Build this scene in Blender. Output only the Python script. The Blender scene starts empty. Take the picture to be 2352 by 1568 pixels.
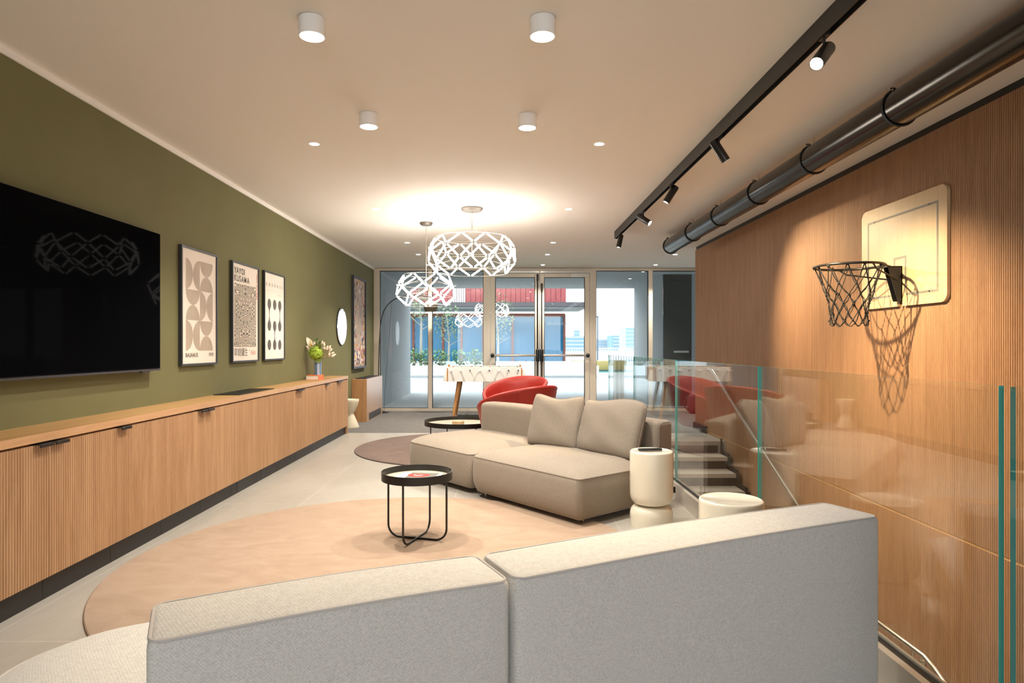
import bpy, bmesh, math, random
from mathutils import Vector, Matrix
random.seed(7)
PI = math.pi
scene = bpy.context.scene
COL = scene.collection
H, F, VX, VY = 1.25, 1490.0, 1159.2, 795.0       # eye height, focal length in pixels, vanishing point
ZC = 2.76                                         # ceiling
XL, XR, YF = -2.526, 2.913, 12.56                 # left wall, wood wall, glass front

# ------------------------------------------------------------------ materials
MATS = {}
def mat(name, col=(.8, .8, .8), rough=.5, metal=0., spec=.5, emit=None, estr=0., coat=0., trans=0.):
    m = bpy.data.materials.new(name); m.use_nodes = True
    b = m.node_tree.nodes['Principled BSDF']
    b.inputs['Base Color'].default_value = (*col, 1)
    b.inputs['Roughness'].default_value = rough
    b.inputs['Metallic'].default_value = metal
    b.inputs['Specular IOR Level'].default_value = spec
    b.inputs['Coat Weight'].default_value = coat
    if trans: b.inputs['Transmission Weight'].default_value = trans
    if emit:
        b.inputs['Emission Color'].default_value = (*emit, 1)
        b.inputs['Emission Strength'].default_value = estr
    MATS[name] = m
    return m
class NT:
    def __init__(s, m):
        s.m = m; s.t = m.node_tree; s.b = s.t.nodes.get('Principled BSDF')
    def n(s, typ, **kw):
        nd = s.t.nodes.new(typ)
        for k, v in kw.items():
            if k.startswith('i_'):
                key = k[2:].replace('_', ' ')
                nd.inputs[key].default_value = v
            else: setattr(nd, k, v)
        return nd
    def l(s, a, b): s.t.links.new(a, b)
    def coord(s, scale=(1, 1, 1), rot=(0, 0, 0), out='Object'):
        c = s.n('ShaderNodeTexCoord'); mp = s.n('ShaderNodeMapping')
        mp.inputs['Scale'].default_value = scale; mp.inputs['Rotation'].default_value = rot
        s.l(c.outputs[out], mp.inputs['Vector']); return mp.outputs['Vector']
    def ramp(s, fac, stops):
        r = s.n('ShaderNodeValToRGB'); e = r.color_ramp.elements
        while len(e) < len(stops): e.new(.5)
        for el, (p, c) in zip(e, stops): el.position = p; el.color = (*c, 1)
        s.l(fac, r.inputs['Fac']); return r.outputs['Color']
    def noise(s, vec, scale=5, detail=3, rough=.5, dist=0.):
        t = s.n('ShaderNodeTexNoise'); t.inputs['Scale'].default_value = scale
        t.inputs['Detail'].default_value = detail; t.inputs['Roughness'].default_value = rough
        t.inputs['Distortion'].default_value = dist
        s.l(vec, t.inputs['Vector']); return t.outputs['Fac']
    def wave(s, vec, scale=5, dist=0., detail=2, dscale=1., d='X', prof='SIN'):
        t = s.n('ShaderNodeTexWave', bands_direction=d, wave_profile=prof)
        t.inputs['Scale'].default_value = scale; t.inputs['Distortion'].default_value = dist
        t.inputs['Detail'].default_value = detail; t.inputs['Detail Scale'].default_value = dscale
        s.l(vec, t.inputs['Vector']); return t.outputs['Fac']
    def math(s, op, a, b=None):
        t = s.n('ShaderNodeMath', operation=op)
        for i, v in enumerate((a, b)):
            if v is None: continue
            if isinstance(v, (int, float)): t.inputs[i].default_value = v
            else: s.l(v, t.inputs[i])
        return t.outputs[0]
    def mixc(s, fac, a, b, mode='MIX'):
        t = s.n('ShaderNodeMix', data_type='RGBA', blend_type=mode)
        for i, v in ((0, fac), (6, a), (7, b)):
            if isinstance(v, (int, float)): t.inputs[i].default_value = v
            elif isinstance(v, tuple): t.inputs[i].default_value = (*v, 1)
            else: s.l(v, t.inputs[i])
        return t.outputs[2]
    def bump(s, h, strength=.3, dist=.01):
        b = s.n('ShaderNodeBump'); b.inputs['Strength'].default_value = strength
        b.inputs['Distance'].default_value = dist
        s.l(h, b.inputs['Height']); s.l(b.outputs['Normal'], s.b.inputs['Normal'])
    def color(s, c): s.l(c, s.b.inputs['Base Color'])

def wood(name, c1, c2, rough=.45, vertical=True, grain=1., spec=.4, coat=0.):
    m = mat(name, c1, rough, spec=spec, coat=coat); t = NT(m)
    sc = (14, 14, 1.1) if vertical else (14, 1.1, 14)
    v = t.coord(sc)
    n1 = t.noise(v, 1.3*grain, 4, .6, .6)
    n2 = t.noise(t.coord((60, 60, 2.5) if vertical else (60, 2.5, 60)), 3, 2, .5)
    f = t.math('ADD', t.math('MULTIPLY', n1, .7), t.math('MULTIPLY', n2, .3))
    t.color(t.ramp(f, [(.32, c2), (.62, c1)]))
    return m
M = {}
M['white_paint'] = mat('ceiling paint', (.80, .765, .71), .85, spec=.2)
M['trim_white'] = mat('white trim paint', (.86, .84, .80), .6)
m = mat('olive wall paint', (.165, .155, .07), .8, spec=.25); t = NT(m)
n = t.noise(t.coord((1, 1, 1)), 1.2, 4, .6); t.color(t.ramp(n, [(.3, (.158, .152, .068)), (.7, (.180, .172, .080))]))
t.bump(t.noise(t.coord(), 160, 2), .08, .002); M['olive'] = m
M['oak_flute'] = wood('fluted oak veneer', (.50, .305, .165), (.38, .21, .105), .5)
M['oak_top'] = wood('oak worktop', (.50, .30, .125), (.40, .215, .085), .38, vertical=False)
M['oak_edge'] = wood('oak lipping', (.60, .36, .19), (.50, .28, .14), .35, vertical=False)
M['oak_side'] = wood('knotty oak panel', (.52, .28, .125), (.36, .17, .07), .42, grain=.8)
M['wall_wood'] = wood('fluted wall veneer', (.36, .205, .112), (.275, .145, .075), .5)
M['board_wood'] = wood('pale ash plywood', (.58, .42, .25), (.49, .335, .18), .42, grain=.6)
M['leg_wood'] = wood('turned beech leg', (.55, .28, .10), (.44, .20, .07), .4)
M['black'] = mat('black powder coat', (.012, .011, .010), .45)
M['blackmetal'] = mat('black satin metal', (.010, .009, .008), .32, spec=.5)
M['kick'] = mat('dark plinth board', (.016, .013, .011), .5)
m = mat('perforated plinth grille', (.02, .018, .016), .5); t = NT(m)
v = t.n('ShaderNodeTexVoronoi'); v.inputs['Scale'].default_value = 120; v.inputs['Randomness'].default_value = 0
t.l(t.coord(), v.inputs['Vector']); t.color(t.ramp(v.outputs['Distance'], [(.35, (.002, .002, .002)), (.5, (.05, .045, .04))])); M['grille'] = m
# tiled floor
m = mat('stone floor tile', (.45, .40, .34), .36, spec=.4); t = NT(m)
vec = t.coord((1, 1, 1))
sx = t.n('ShaderNodeSeparateXYZ'); t.l(vec, sx.inputs[0])
def gridline(t, comp, off, pitch, w):
    a = t.math('ADD', comp, off); a = t.math('DIVIDE', a, pitch); a = t.math('FRACT', a)
    a = t.math('ABSOLUTE', t.math('SUBTRACT', a, .5)); return t.math('GREATER_THAN', a, .5 - w/pitch/2)
gx = gridline(t, sx.outputs[0], 2.213+6, .6, .003); gy = gridline(t, sx.outputs[1], 10.45, 1.2, .003)
g = t.math('MAXIMUM', gx, gy)
n1 = t.noise(t.coord((1.0, .5, 1)), 2.2, 6, .62, .8); n2 = t.noise(t.coord((3, 1, 1)), 9, 4, .6, .5)
f = t.math('ADD', t.math('MULTIPLY', n1, .7), t.math('MULTIPLY', n2, .3))
c = t.ramp(f, [(.3, (.31, .285, .245)), (.5, (.36, .335, .295)), (.72, (.41, .385, .345))])
t.color(t.mixc(g, c, (.60, .56, .49))); M['tile'] = m
# grey carpet
m = mat('grey loop carpet', (.27, .24, .22), .95, spec=.1); t = NT(m)
n1 = t.noise(t.coord((1.2, 18, 1)), 9, 4, .7); n2 = t.noise(t.coord(), 220, 2, .6)
f = t.math('ADD', t.math('MULTIPLY', n1, .55), t.math('MULTIPLY', n2, .45))
t.color(t.ramp(f, [(.36, (.07, .066, .063)), (.5, (.15, .14, .132)), (.64, (.26, .243, .228))])); t.bump(n2, .6, .004); M['carpet'] = m
def rugmat(name, a, b, c):
    m = mat(name, b, .95, spec=.08); t = NT(m)
    n1 = t.noise(t.coord((1, 1.6, 1)), 3.2, 5, .62, 1.2); n2 = t.noise(t.coord(), 190, 2, .6)
    f = t.math('ADD', t.math('MULTIPLY', n1, .75), t.math('MULTIPLY', n2, .25))
    t.color(t.ramp(f, [(.32, a), (.5, b), (.68, c)])); t.bump(n2, .4, .004)
    t.b.inputs['Sheen Weight'].default_value = .2
    return m
M['rug_beige'] = rugmat('sand wool pile', (.325, .225, .155), (.37, .262, .185), (.41, .30, .215))
M['rug_mauve'] = rugmat('mauve wool pile', (.105, .072, .060), (.155, .108, .09), (.19, .132, .11))
def fabric(name, c1, c2, scale=40., bump=.5, dist=.0012, wamt=.2):
    m = mat(name, c1, .92, spec=.12); t = NT(m)
    w1 = t.wave(t.coord((1, .25, 1), (0, 0, .0)), scale, 2.5, 2, 3., 'DIAGONAL'); w2 = t.wave(t.coord((1, 1, -1)), scale, 2.5, 2, 3., 'DIAGONAL')
    ww = t.math('MULTIPLY', t.math('ADD', w1, w2), .5)
    nn = t.noise(t.coord((1, 1, 1)), 170, 4, .75); nf = t.noise(t.coord((2.5, 2.5, 26)), 20, 3, .7)
    f = t.math('ADD', t.math('ADD', t.math('MULTIPLY', ww, wamt), t.math('MULTIPLY', nn, .72-wamt)), t.math('MULTIPLY', nf, .28))
    t.color(t.ramp(f, [(.33, c2), (.60, c1)])); t.bump(ww, bump, dist)
    t.b.inputs['Sheen Weight'].default_value = .15
    return m
M['fab_taupe'] = fabric('taupe melange upholstery', (.315, .268, .218), (.195, .163, .13), 45, .25, .0008, .08)
M['fab_cushion'] = fabric('taupe cushion cover', (.30, .255, .21), (.19, .16, .128), 45, .25, .0008, .08)
M['fab_pale'] = fabric('pale grey woven upholstery', (.76, .735, .695), (.53, .51, .485), 78, .45, .0008, .13)
M['pipe_taupe'] = mat('taupe piping', (.20, .165, .13), .9)
M['pipe_pale'] = mat('pale grey piping', (.56, .53, .51), .9)
M['leather'] = mat('red leather', (.40, .032, .023), .42, spec=.45)
M['ceramic'] = mat('ivory gloss lacquer', (.80, .76, .64), .14, spec=.5, coat=.5)
M['plastic_ivory'] = mat('ivory matt plastic', (.80, .73, .56), .45)
M['screen'] = mat('television glass', (.003, .0033, .0042), .5, spec=0., coat=.005)
M['bezel'] = mat('television bezel', (.10, .085, .075), .3, metal=.9)
M['frame_dark'] = mat('charcoal picture frame', (.03, .032, .036), .5)
M['paper'] = mat('cream poster paper', (.82, .74, .64), .6)
M['print_beige'] = mat('beige print ink', (.56, .45, .34), .6)
M['print_dark'] = mat('charcoal print ink', (.10, .085, .07), .6)
M['print_red'] = mat('red print ink', (.52, .04, .025), .65, spec=.2)
m = mat('labyrinth print', (.5, .5, .5), .6); t = NT(m)
sp = t.n('ShaderNodeSeparateXYZ'); t.l(t.coord((1, 1, 1)), sp.inputs[0]); cb = t.n('ShaderNodeCombineXYZ')
t.l(t.math('ABSOLUTE', t.math('SUBTRACT', sp.outputs[1], .315)), cb.inputs[1]); t.l(sp.outputs[2], cb.inputs[2])
nz = t.noise(cb.outputs[0], 13, 0, .5, .0)
w = t.math('ADD', t.math('MULTIPLY', t.math('SINE', t.math('ADD', t.math('MULTIPLY', nz, 78), t.math('MULTIPLY', sp.outputs[2], 170))), .5), .5)
t.color(t.ramp(w, [(.47, (.055, .045, .04)), (.53, (.72, .62, .48))])); M['labyrinth'] = m
M['mirror'] = mat('mirror silver', (.9, .9, .9), .02, metal=1.)
M['alu'] = mat('champagne aluminium', (.70, .62, .51), .38, metal=.1)
M['alu_cool'] = mat('anodised aluminium', (.62, .60, .57), .3, metal=.8)
M['gasket'] = mat('black glazing gasket', (.01, .012, .014), .5)
M['inox'] = mat('brushed stainless tube', (.66, .62, .55), .22, metal=1.)
M['duct'] = mat('gunmetal duct steel', (.06, .055, .05), .22, metal=1.)
m = mat('perforated duct steel', (.06, .055, .05), .25, metal=1.); t = NT(m)
v = t.n('ShaderNodeTexVoronoi', voronoi_dimensions='2D'); v.inputs['Scale'].default_value = 1; v.inputs['Randomness'].default_value = 0
uv = t.n('ShaderNodeUVMap'); t.l(uv.outputs[0], v.inputs['Vector'])
t.color(t.ramp(v.outputs['Distance'], [(.09, (.002, .002, .002)), (.12, (.06, .055, .05))])); M['duct_perf'] = m
M['lamp_white'] = mat('white lamp housing', (.92, .91, .90), .4)
M['nickel'] = mat('satin nickel', (.20, .18, .155), .45, metal=.5)
M['wire'] = mat('steel wire', (.6, .56, .5), .3, metal=1.)
WARM = (1., .925, .81)
M['tube_glow'] = mat('opal led tube', (.9, .9, .9), .4, emit=(1., .925, .82), estr=14.)
M['disc_glow'] = mat('downlight diffuser', (.9, .9, .9), .4, emit=(1., .88, .72), estr=12.)
M['spot_glow'] = mat('spotlight lens', (.9, .9, .9), .4, emit=(1., .93, .82), estr=30.)
M['stone_tray'] = mat('pale stone tray', (.44, .39, .31), .4)
M['orange'] = mat('orange book cloth', (.85, .17, .05), .55)
M['pages'] = mat('book pages', (.82, .76, .66), .8)
M['white_card'] = mat('white cover card', (.62, .60, .57), .6, spec=.2)
M['grey_photo'] = mat('grey cover photo', (.15, .138, .12), .7, spec=.15)
M['green_flower'] = mat('lime hydrangea petals', (.40, .55, .06), .7)
M['green_leaf'] = mat('hydrangea leaf', (.16, .20, .03), .6)
M['dark_leaf'] = mat('dark green leaf', (.06, .16, .02), .6)
M['straw'] = mat('dried grass plume', (.80, .70, .56), .9)
M['stem'] = mat('dry stem', (.45, .36, .18), .8)
M['spathe'] = mat('white spathe', (.82, .76, .62), .5)
M['yellow'] = mat('yellow spadix', (.85, .55, .04), .6)
for nm, c in (('blue', (.03, .27, .50)), ('navy', (.09, .10, .16)), ('white', (.85, .83, .78)), ('sky', (.42, .58, .75)), ('lilac', (.55, .52, .66))):
    M['vase_'+nm] = mat('vase stripe '+nm, c, .25)
M['conc'] = mat('grey render wall', (.33, .35, .355), .9); t = NT(M['conc'])
t.color(t.ramp(t.noise(t.coord((1, 1, 1)), 30, 5, .7), [(.35, (.28, .30, .305)), (.65, (.38, .40, .40))]))
M['plaza'] = mat('granular paving', (.5, .5, .48), .9); t = NT(M['plaza'])
t.color(t.ramp(t.noise(t.coord((1, 1, 1)), 38, 4, .8), [(.38, (.30, .30, .295)), (.60, (.60, .60, .58))]))
M['planter'] = mat('white planter concrete', (.72, .73, .73), .8)
M['redclad'] = mat('red cladding', (.30, .06, .06), .7)
M['whiteclad'] = mat('white cladding', (.75, .78, .80), .6)
M['darkclad'] = mat('dark fascia', (.07, .06, .065), .6)
M['bglass'] = mat('blue facade glass', (.006, .15, .29), .06, spec=.4)
M['rust'] = mat('rust window frame', (.22, .06, .035), .6)
M['bench'] = mat('yellow bench', (.36, .27, .09), .6)
M['teal'] = mat('teal rubber mat', (.04, .20, .17), .8)
M['bark'] = mat('pale bark', (.30, .26, .21), .9)
M['leaf'] = mat('outdoor leaf', (.13, .24, .10), .7)
M['leaf2'] = mat('olive outdoor leaf', (.20, .27, .15), .7)
M['haze'] = mat('hazed distant facade', (.26, .31, .34), .9)  # distance haze mixed into the skyline facade colour
M['haze2'] = mat('hazed blue distant facade', (.15, .23, .29), .9)  # bluer variant, distance haze likewise put into the colour
M['railw'] = mat('white railing', (.8, .82, .84), .6)
M['darkglass'] = mat('dark tinted door', (.018, .022, .022), .12)
M['maroon'] = mat('maroon canvas', (.10, .02, .03), .8)
M['slab'] = mat('floor slab edge', (.55, .53, .50), .8)
M['tread'] = mat('stone stair tread', (.52, .47, .40), .5)
M['gold_trim'] = mat('oak joint strip', (.62, .40, .17), .4)
M['closer'] = mat('white door closer', (.74, .71, .66), .4)

def glassmat(name, tint, f0=.045, rough=.0):
    m = bpy.data.materials.new(name); m.use_nodes = True; tr = m.node_tree; tr.nodes.clear(); t = NT(m)
    out = t.n('ShaderNodeOutputMaterial'); tp = t.n('ShaderNodeBsdfTransparent'); gl = t.n('ShaderNodeBsdfGlossy')
    tp.inputs['Color'].default_value = (*tint, 1); gl.inputs['Roughness'].default_value = rough
    geo = t.n('ShaderNodeNewGeometry'); d = t.n('ShaderNodeVectorMath', operation='DOT_PRODUCT')
    t.l(geo.outputs['Normal'], d.inputs[0]); t.l(geo.outputs['Incoming'], d.inputs[1])
    c = t.math('ABSOLUTE', d.outputs['Value']); c = t.math('SUBTRACT', 1.0, c); c = t.math('POWER', c, 5.)
    c = t.math('ADD', t.math('MULTIPLY', c, 1-f0), f0)
    mx = t.n('ShaderNodeMixShader'); t.l(c, mx.inputs[0]); t.l(tp.outputs[0], mx.inputs[1]); t.l(gl.outputs[0], mx.inputs[2])
    t.l(mx.outputs[0], out.inputs[0]); M[name] = m; return m
glassmat('glass_clear', (.965, .985, .975), .075)
glassmat('glass_window', (.90, .955, .975), .05)
M['glass_edge'] = mat('glass edge', (.09, .46, .41), .15, spec=.6)

# ------------------------------------------------------------------ mesh helpers
def B(): return bmesh.new()
def quad(bm, pts, mi=0):
    f = bm.faces.new([bm.verts.new(p) for p in pts]); f.material_index = mi; return f
def box(bm, a, b, mi=0, skip=()):
    x0, y0, z0 = a; x1, y1, z1 = b
    if x1 < x0: x0, x1 = x1, x0
    if y1 < y0: y0, y1 = y1, y0
    if z1 < z0: z0, z1 = z1, z0
    v = [bm.verts.new(p) for p in ((x0,y0,z0),(x1,y0,z0),(x1,y1,z0),(x0,y1,z0),(x0,y0,z1),(x1,y0,z1),(x1,y1,z1),(x0,y1,z1))]
    fs = {'-z':(0,3,2,1),'+z':(4,5,6,7),'-y':(0,1,5,4),'+x':(1,2,6,5),'+y':(2,3,7,6),'-x':(3,0,4,7)}
    for k, f in fs.items():
        if k in skip: continue
        fc = bm.faces.new([v[i] for i in f]); fc.material_index = mi if not isinstance(mi, dict) else mi.get(k, 0)
def merge(bm, b2, mi=None, mx=None):
    if mx is not None: bmesh.ops.transform(b2, matrix=mx, verts=b2.verts)
    if mi is not None:
        for f in b2.faces: f.material_index = mi
    me = bpy.data.meshes.new('tmp'); b2.to_mesh(me); b2.free(); bm.from_mesh(me); bpy.data.meshes.remove(me)
def rbox(bm, a, b, r=.01, seg=2, mi=0, mx=None):
    b2 = B(); box(b2, a, b)
    bmesh.ops.bevel(b2, geom=b2.edges[:], offset=r, segments=seg, profile=.5, affect='EDGES')
    merge(bm, b2, mi, mx)
def frame_of(d):
    d = d.normalized(); a = Vector((0, 0, 1)) if abs(d.z) < .9 else Vector((1, 0, 0))
    s = d.cross(a).normalized(); return s, s.cross(d).normalized()
def cyl(bm, p0, p1, r0, r1=None, seg=16, mi=0, caps=True):
    if r1 is None: r1 = r0
    p0, p1 = Vector(p0), Vector(p1); s, u = frame_of(p1-p0)
    A = [bm.verts.new(p0 + (s*math.cos(2*PI*i/seg)+u*math.sin(2*PI*i/seg))*r0) for i in range(seg)]
    C = [bm.verts.new(p1 + (s*math.cos(2*PI*i/seg)+u*math.sin(2*PI*i/seg))*r1) for i in range(seg)]
    for i in range(seg):
        f = bm.faces.new((A[i], C[i], C[(i+1) % seg], A[(i+1) % seg])); f.material_index = mi
    if caps:
        bm.faces.new(A).material_index = mi; bm.faces.new(C[::-1]).material_index = mi
def tube(bm, pts, r, seg=8, closed=False, mi=0):
    pts = [Vector(p) for p in pts]; n = len(pts); rings = []
    for i, p in enumerate(pts):
        a = pts[(i-1) % n] if (closed or i) else p; b = pts[(i+1) % n] if (closed or i < n-1) else p
        d = (b-a)
        if i == 0 or not rings: s, u = frame_of(d)
        else:
            d.normalize(); s = (s - d*s.dot(d)).normalized(); u = s.cross(d).normalized()
        rr = r[i] if isinstance(r, (list, tuple)) else r
        rings.append([bm.verts.new(p + (s*math.cos(2*PI*k/seg)+u*math.sin(2*PI*k/seg))*rr) for k in range(seg)])
    m = n if closed else n-1
    for i in range(m):
        A, C = rings[i], rings[(i+1) % n]
        off = 0
        if closed and i == n-1:
            off = min(range(seg), key=lambda o: (A[0].co-C[o].co).length)
        for k in range(seg):
            f = bm.faces.new((A[k], C[(k+off) % seg], C[(k+1+off) % seg], A[(k+1) % seg])); f.material_index = mi
    if not closed:
        bm.faces.new(rings[0]).material_index = mi; bm.faces.new(rings[-1][::-1]).material_index = mi
def lathe(bm, prof, seg=32, c=(0, 0, 0), mi=0):
    cx, cy, cz = c; rings = []
    for r, z in prof:
        if r < 1e-6: rings.append([bm.verts.new((cx, cy, cz+z))])
        else: rings.append([bm.verts.new((cx+r*math.cos(2*PI*i/seg), cy+r*math.sin(2*PI*i/seg), cz+z)) for i in range(seg)])
    for A, C in zip(rings, rings[1:]):
        for i in range(seg):
            j = (i+1) % seg
            if len(A) == 1 and len(C) == 1: break
            if len(A) == 1: f = bm.faces.new((A[0], C[j], C[i]))
            elif len(C) == 1: f = bm.faces.new((A[i], A[j], C[0]))
            else: f = bm.faces.new((A[i], A[j], C[j], C[i]))
            f.material_index = mi
def ball(bm, c, r, seg=12, mi=0, sc=(1, 1, 1), mx=None):
    b2 = B(); bmesh.ops.create_uvsphere(b2, u_segments=seg, v_segments=max(6, seg*2//3), radius=r)
    bmesh.ops.scale(b2, vec=sc, verts=b2.verts)
    if mx is not None: bmesh.ops.transform(b2, matrix=mx, verts=b2.verts)
    bmesh.ops.translate(b2, vec=c, verts=b2.verts); merge(bm, b2, mi)
def arc(c, r, a0, a1, n, ax, ay):
    c = Vector(c); ax, ay = Vector(ax), Vector(ay)
    return [c + ax*r*math.cos(a0+(a1-a0)*i/n) + ay*r*math.sin(a0+(a1-a0)*i/n) for i in range(n+1)]
def obj(name, bm, mats, parent=None, sharp=38, recalc=True):
    me = bpy.data.meshes.new(name)
    if recalc: bmesh.ops.recalc_face_normals(bm, faces=bm.faces)
    bm.to_mesh(me); bm.free()
    for mm in (mats if isinstance(mats, (list, tuple)) else [mats]): me.materials.append(M[mm] if isinstance(mm, str) else mm)
    me.polygons.foreach_set('use_smooth', [True]*len(me.polygons))
    me.set_sharp_from_angle(angle=math.radians(sharp))
    o = bpy.data.objects.new(name, me); COL.objects.link(o)
    if parent: o.parent = parent
    return o
def tag(o, label, cat, group=None):
    o['label'] = label; o['category'] = cat
    if group: o['group'] = group
    return o
def thing(name, label, cat, loc=(0, 0, 0), rz=0, group=None):
    o = bpy.data.objects.new(name, None); COL.objects.link(o); o.empty_display_size = .1
    o.location = loc; o.rotation_euler = (0, 0, rz); return tag(o, label, cat, group)
def struct(name, bm, mats, parent=None, **k):
    o = obj(name, bm, mats, parent, **k)
    if not parent: o['kind'] = 'structure'
    return o
def sroot(name, loc=(0, 0, 0)):
    o = bpy.data.objects.new(name, None); COL.objects.link(o); o.location = loc; o['kind'] = 'structure'; return o
def dup(root, loc, rz=None, label=None, group=None):
    r = root.copy(); COL.objects.link(r); r.location = loc
    if rz is not None: r.rotation_euler = (0, 0, rz)
    if label: r['label'] = label
    if group: r['group'] = group
    for ch in list(root.children):
        c = ch.copy(); COL.objects.link(c); c.parent = r
        for g in list(ch.children):
            d = g.copy(); COL.objects.link(d); d.parent = c
    return r
def lamp(kind, name, loc, energy, color, parent=None, **k):
    l = bpy.data.lights.new(name, kind); l.energy = energy; l.color = color
    for a, v in k.items():
        if a != 'aim': setattr(l, a, v)
    o = bpy.data.objects.new(name, l); COL.objects.link(o); o.location = loc
    if 'aim' in k: o.rotation_euler = Vector(k['aim']).to_track_quat('-Z', 'Y').to_euler()
    if parent: o.parent = parent
    return o
def text_bm(body, size, mx, bm, mi=0, bold=0., spacing=1., align='LEFT', xs=1.):
    cu = bpy.data.curves.new('t', 'FONT'); cu.body = body; cu.size = size; cu.offset = bold; cu.space_character = spacing
    cu.align_x = align; cu.resolution_u = 3
    o = bpy.data.objects.new('t', cu); COL.objects.link(o)
    dg = bpy.context.evaluated_depsgraph_get(); me = bpy.data.meshes.new_from_object(o.evaluated_get(dg))
    bpy.data.objects.remove(o); bpy.data.curves.remove(cu)
    b2 = B(); b2.from_mesh(me); bpy.data.meshes.remove(me)
    bmesh.ops.scale(b2, vec=(xs, 1, 1), verts=b2.verts)
    merge(bm, b2, mi, mx)
def flutes(bm, a0, a1, z0, z1, place, pitch=.0172, d=.0075, mi=0):
    """ribs running up from z0 to z1, along a coordinate a0..a1; place(a, depth, z) gives the point"""
    n = max(1, round((a1-a0)/pitch)); p = (a1-a0)/n; prev = None
    prof = ((0, 0), (.09, .5), (.28, .93), (.5, 1), (.72, .93), (.91, .5))
    cols = [(a0+(i+tt)*p, dd*d) for i in range(n) for tt, dd in prof] + [(a1, 0)]
    vs = [(bm.verts.new(place(a, e, z0)), bm.verts.new(place(a, e, z1))) for a, e in cols]
    base = [(bm.verts.new(place(a, -.012, z0)), bm.verts.new(place(a, -.012, z1))) for a, e in (cols[0], cols[-1])]
    for (A0, A1), (C0, C1) in zip(vs, vs[1:]):
        bm.faces.new((A0, C0, C1, A1)).material_index = mi
    bm.faces.new([v[1] for v in vs] + [base[1][1], base[0][1]]).material_index = mi
    bm.faces.new([v[0] for v in vs] + [base[1][0], base[0][0]]).material_index = mi
    bm.faces.new((base[0][0], base[0][1], vs[0][1], vs[0][0])).material_index = mi
    bm.faces.new((base[1][0], base[1][1], vs[-1][1], vs[-1][0])).material_index = mi

# ------------------------------------------------------------------ the room
bm = B()
box(bm, (XL, -5, -.25), (1.395, 9.36, 0)); box(bm, (1.395, 8.53, -.25), (XR+.02, 9.36, 0)); box(bm, (1.395, -5, -.25), (XR, -2.2, 0))
struct('floor', bm, 'tile')
bm = B(); box(bm, (XL, 9.36, -.25), (6.0, YF+.05, 0)); struct('floor_carpet', bm, 'carpet')
bm = B(); box(bm, (XL-.2, -5, ZC), (6.2, YF+.1, ZC+.2)); struct('ceiling', bm, 'white_paint')
bm = B(); box(bm, (XL-.2, -5, -.25), (XL, YF, ZC)); struct('wall_left', bm, 'olive')
bm = B(); box(bm, (XL, -5, 2.72), (XL+.012, YF-.05, ZC)); struct('trim_1', bm, 'trim_white')
bm = B(); PW = 1.2
y = 5.34 - PW*9
while y < 9.8:
    y1 = min(y+PW, 9.9)
    flutes(bm, y+.001, y1-.001, .028, 2.71, lambda a, e, z: (XR-e, a, z))
    flutes(bm, y+.001, y1-.001, -3.4, .012, lambda a, e, z: (XR-e, a, z)); y += PW
box(bm, (XR+.013, -5, -3.4), (XR+.16, 9.9, ZC))
struct('wall_right', bm, 'wall_wood')
bm = B(); box(bm, (XR+.002, -5, .012), (XR+.012, 9.9, .028)); struct('trim_2', bm, 'gold_trim')
bm = B(); box(bm, (XR+.002, -5, 2.712), (XR+.0125, 9.87, ZC)); struct('trim_3', bm, 'black')
bm = B(); box(bm, (XR+.16, 9.75, 0), (6.0, 9.9, ZC)); struct('wall_partition', bm, 'white_paint')
bm = B(); box(bm, (6.0, 9.75, 0), (6.15, YF+.05, ZC)); struct('wall_far_right', bm, 'white_paint')
bm = B()
box(bm, (XL, -5.2, 0), (-2.2, -5, ZC)); box(bm, (2.6, -5.2, 0), (XR, -5, ZC)); box(bm, (-2.2, -5.2, 2.66), (2.6, -5, ZC)); box(bm, (-2.2, -5.2, 0), (2.6, -5, .05))
struct('wall_back', bm, 'white_paint')
bm = B(); box(bm, (XR-.04, 9.3, 0), (XR-.004, 9.9, .10)); struct('baseboard_right', bm, 'black')
# stairwell shell below the floor
bm = B(); box(bm, (1.30, -2.2, -3.4), (1.392, 8.53, -.25)); struct('wall_stairwell', bm, 'slab')
bm = B(); box(bm, (1.395, -2.2, -3.5), (XR+.16, 8.6, -3.4)); struct('floor_lower', bm, 'tile')
bm = B(); box(bm, (1.395, 8.55, -3.4), (XR, 8.62, -.25)); struct('wall_stair_end', bm, 'slab')
bm = B(); box(bm, (1.395, -2.3, -3.4), (XR, -2.2, -.25)); struct('wall_stair_start', bm, 'slab')

# ------------------------------------------------------------------ glass front
def fx(px): return (px-VX)/F*YF
def window(name, x0, x1, post_l, post_r):
    r = sroot(name, ((x0+x1)/2, YF, 0)); c = (x0+x1)/2
    bm = B()
    box(bm, (x0-c, -.04, 0), (x0-c+post_l, .04, ZC-.005)); box(bm, (x1-c-post_r, -.04, 0), (x1-c, .04, ZC-.005))
    box(bm, (x0-c+post_l, -.035, 0), (x1-c-post_r, .035, .055)); box(bm, (x0-c+post_l, -.035, ZC-.05), (x1-c-post_r, .035, ZC-.005))
    obj('window_frame', bm, 'alu', r)
    bm = B(); a, b = x0-c+post_l, x1-c-post_r
    for (p, q) in (((a, .0, .055), (a+.012, .034, ZC-.05)), ((b-.012, .0, .055), (b, .034, ZC-.05)), ((a, 0, ZC-.062), (b, .034, ZC-.05)), ((a, 0, .055), (b, .034, .064))):
        box(bm, p, q)
    obj('gasket', bm, 'gasket', r)
    bm = B(); box(bm, (a+.004, .012, .058), (b-.004, .026, ZC-.054)); obj('glass_pane', bm, 'glass_window', r)
window('window_1', XL, fx(988), .11, .035)
window('window_2', fx(988), fx(1119), .04, .07)
window('window_3', fx(1361), fx(1494), .065, .045)
window('window_4', fx(1494), 4.3, .035, .04)
window('window_5', 4.3, 6.0, .04, .05)
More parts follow.
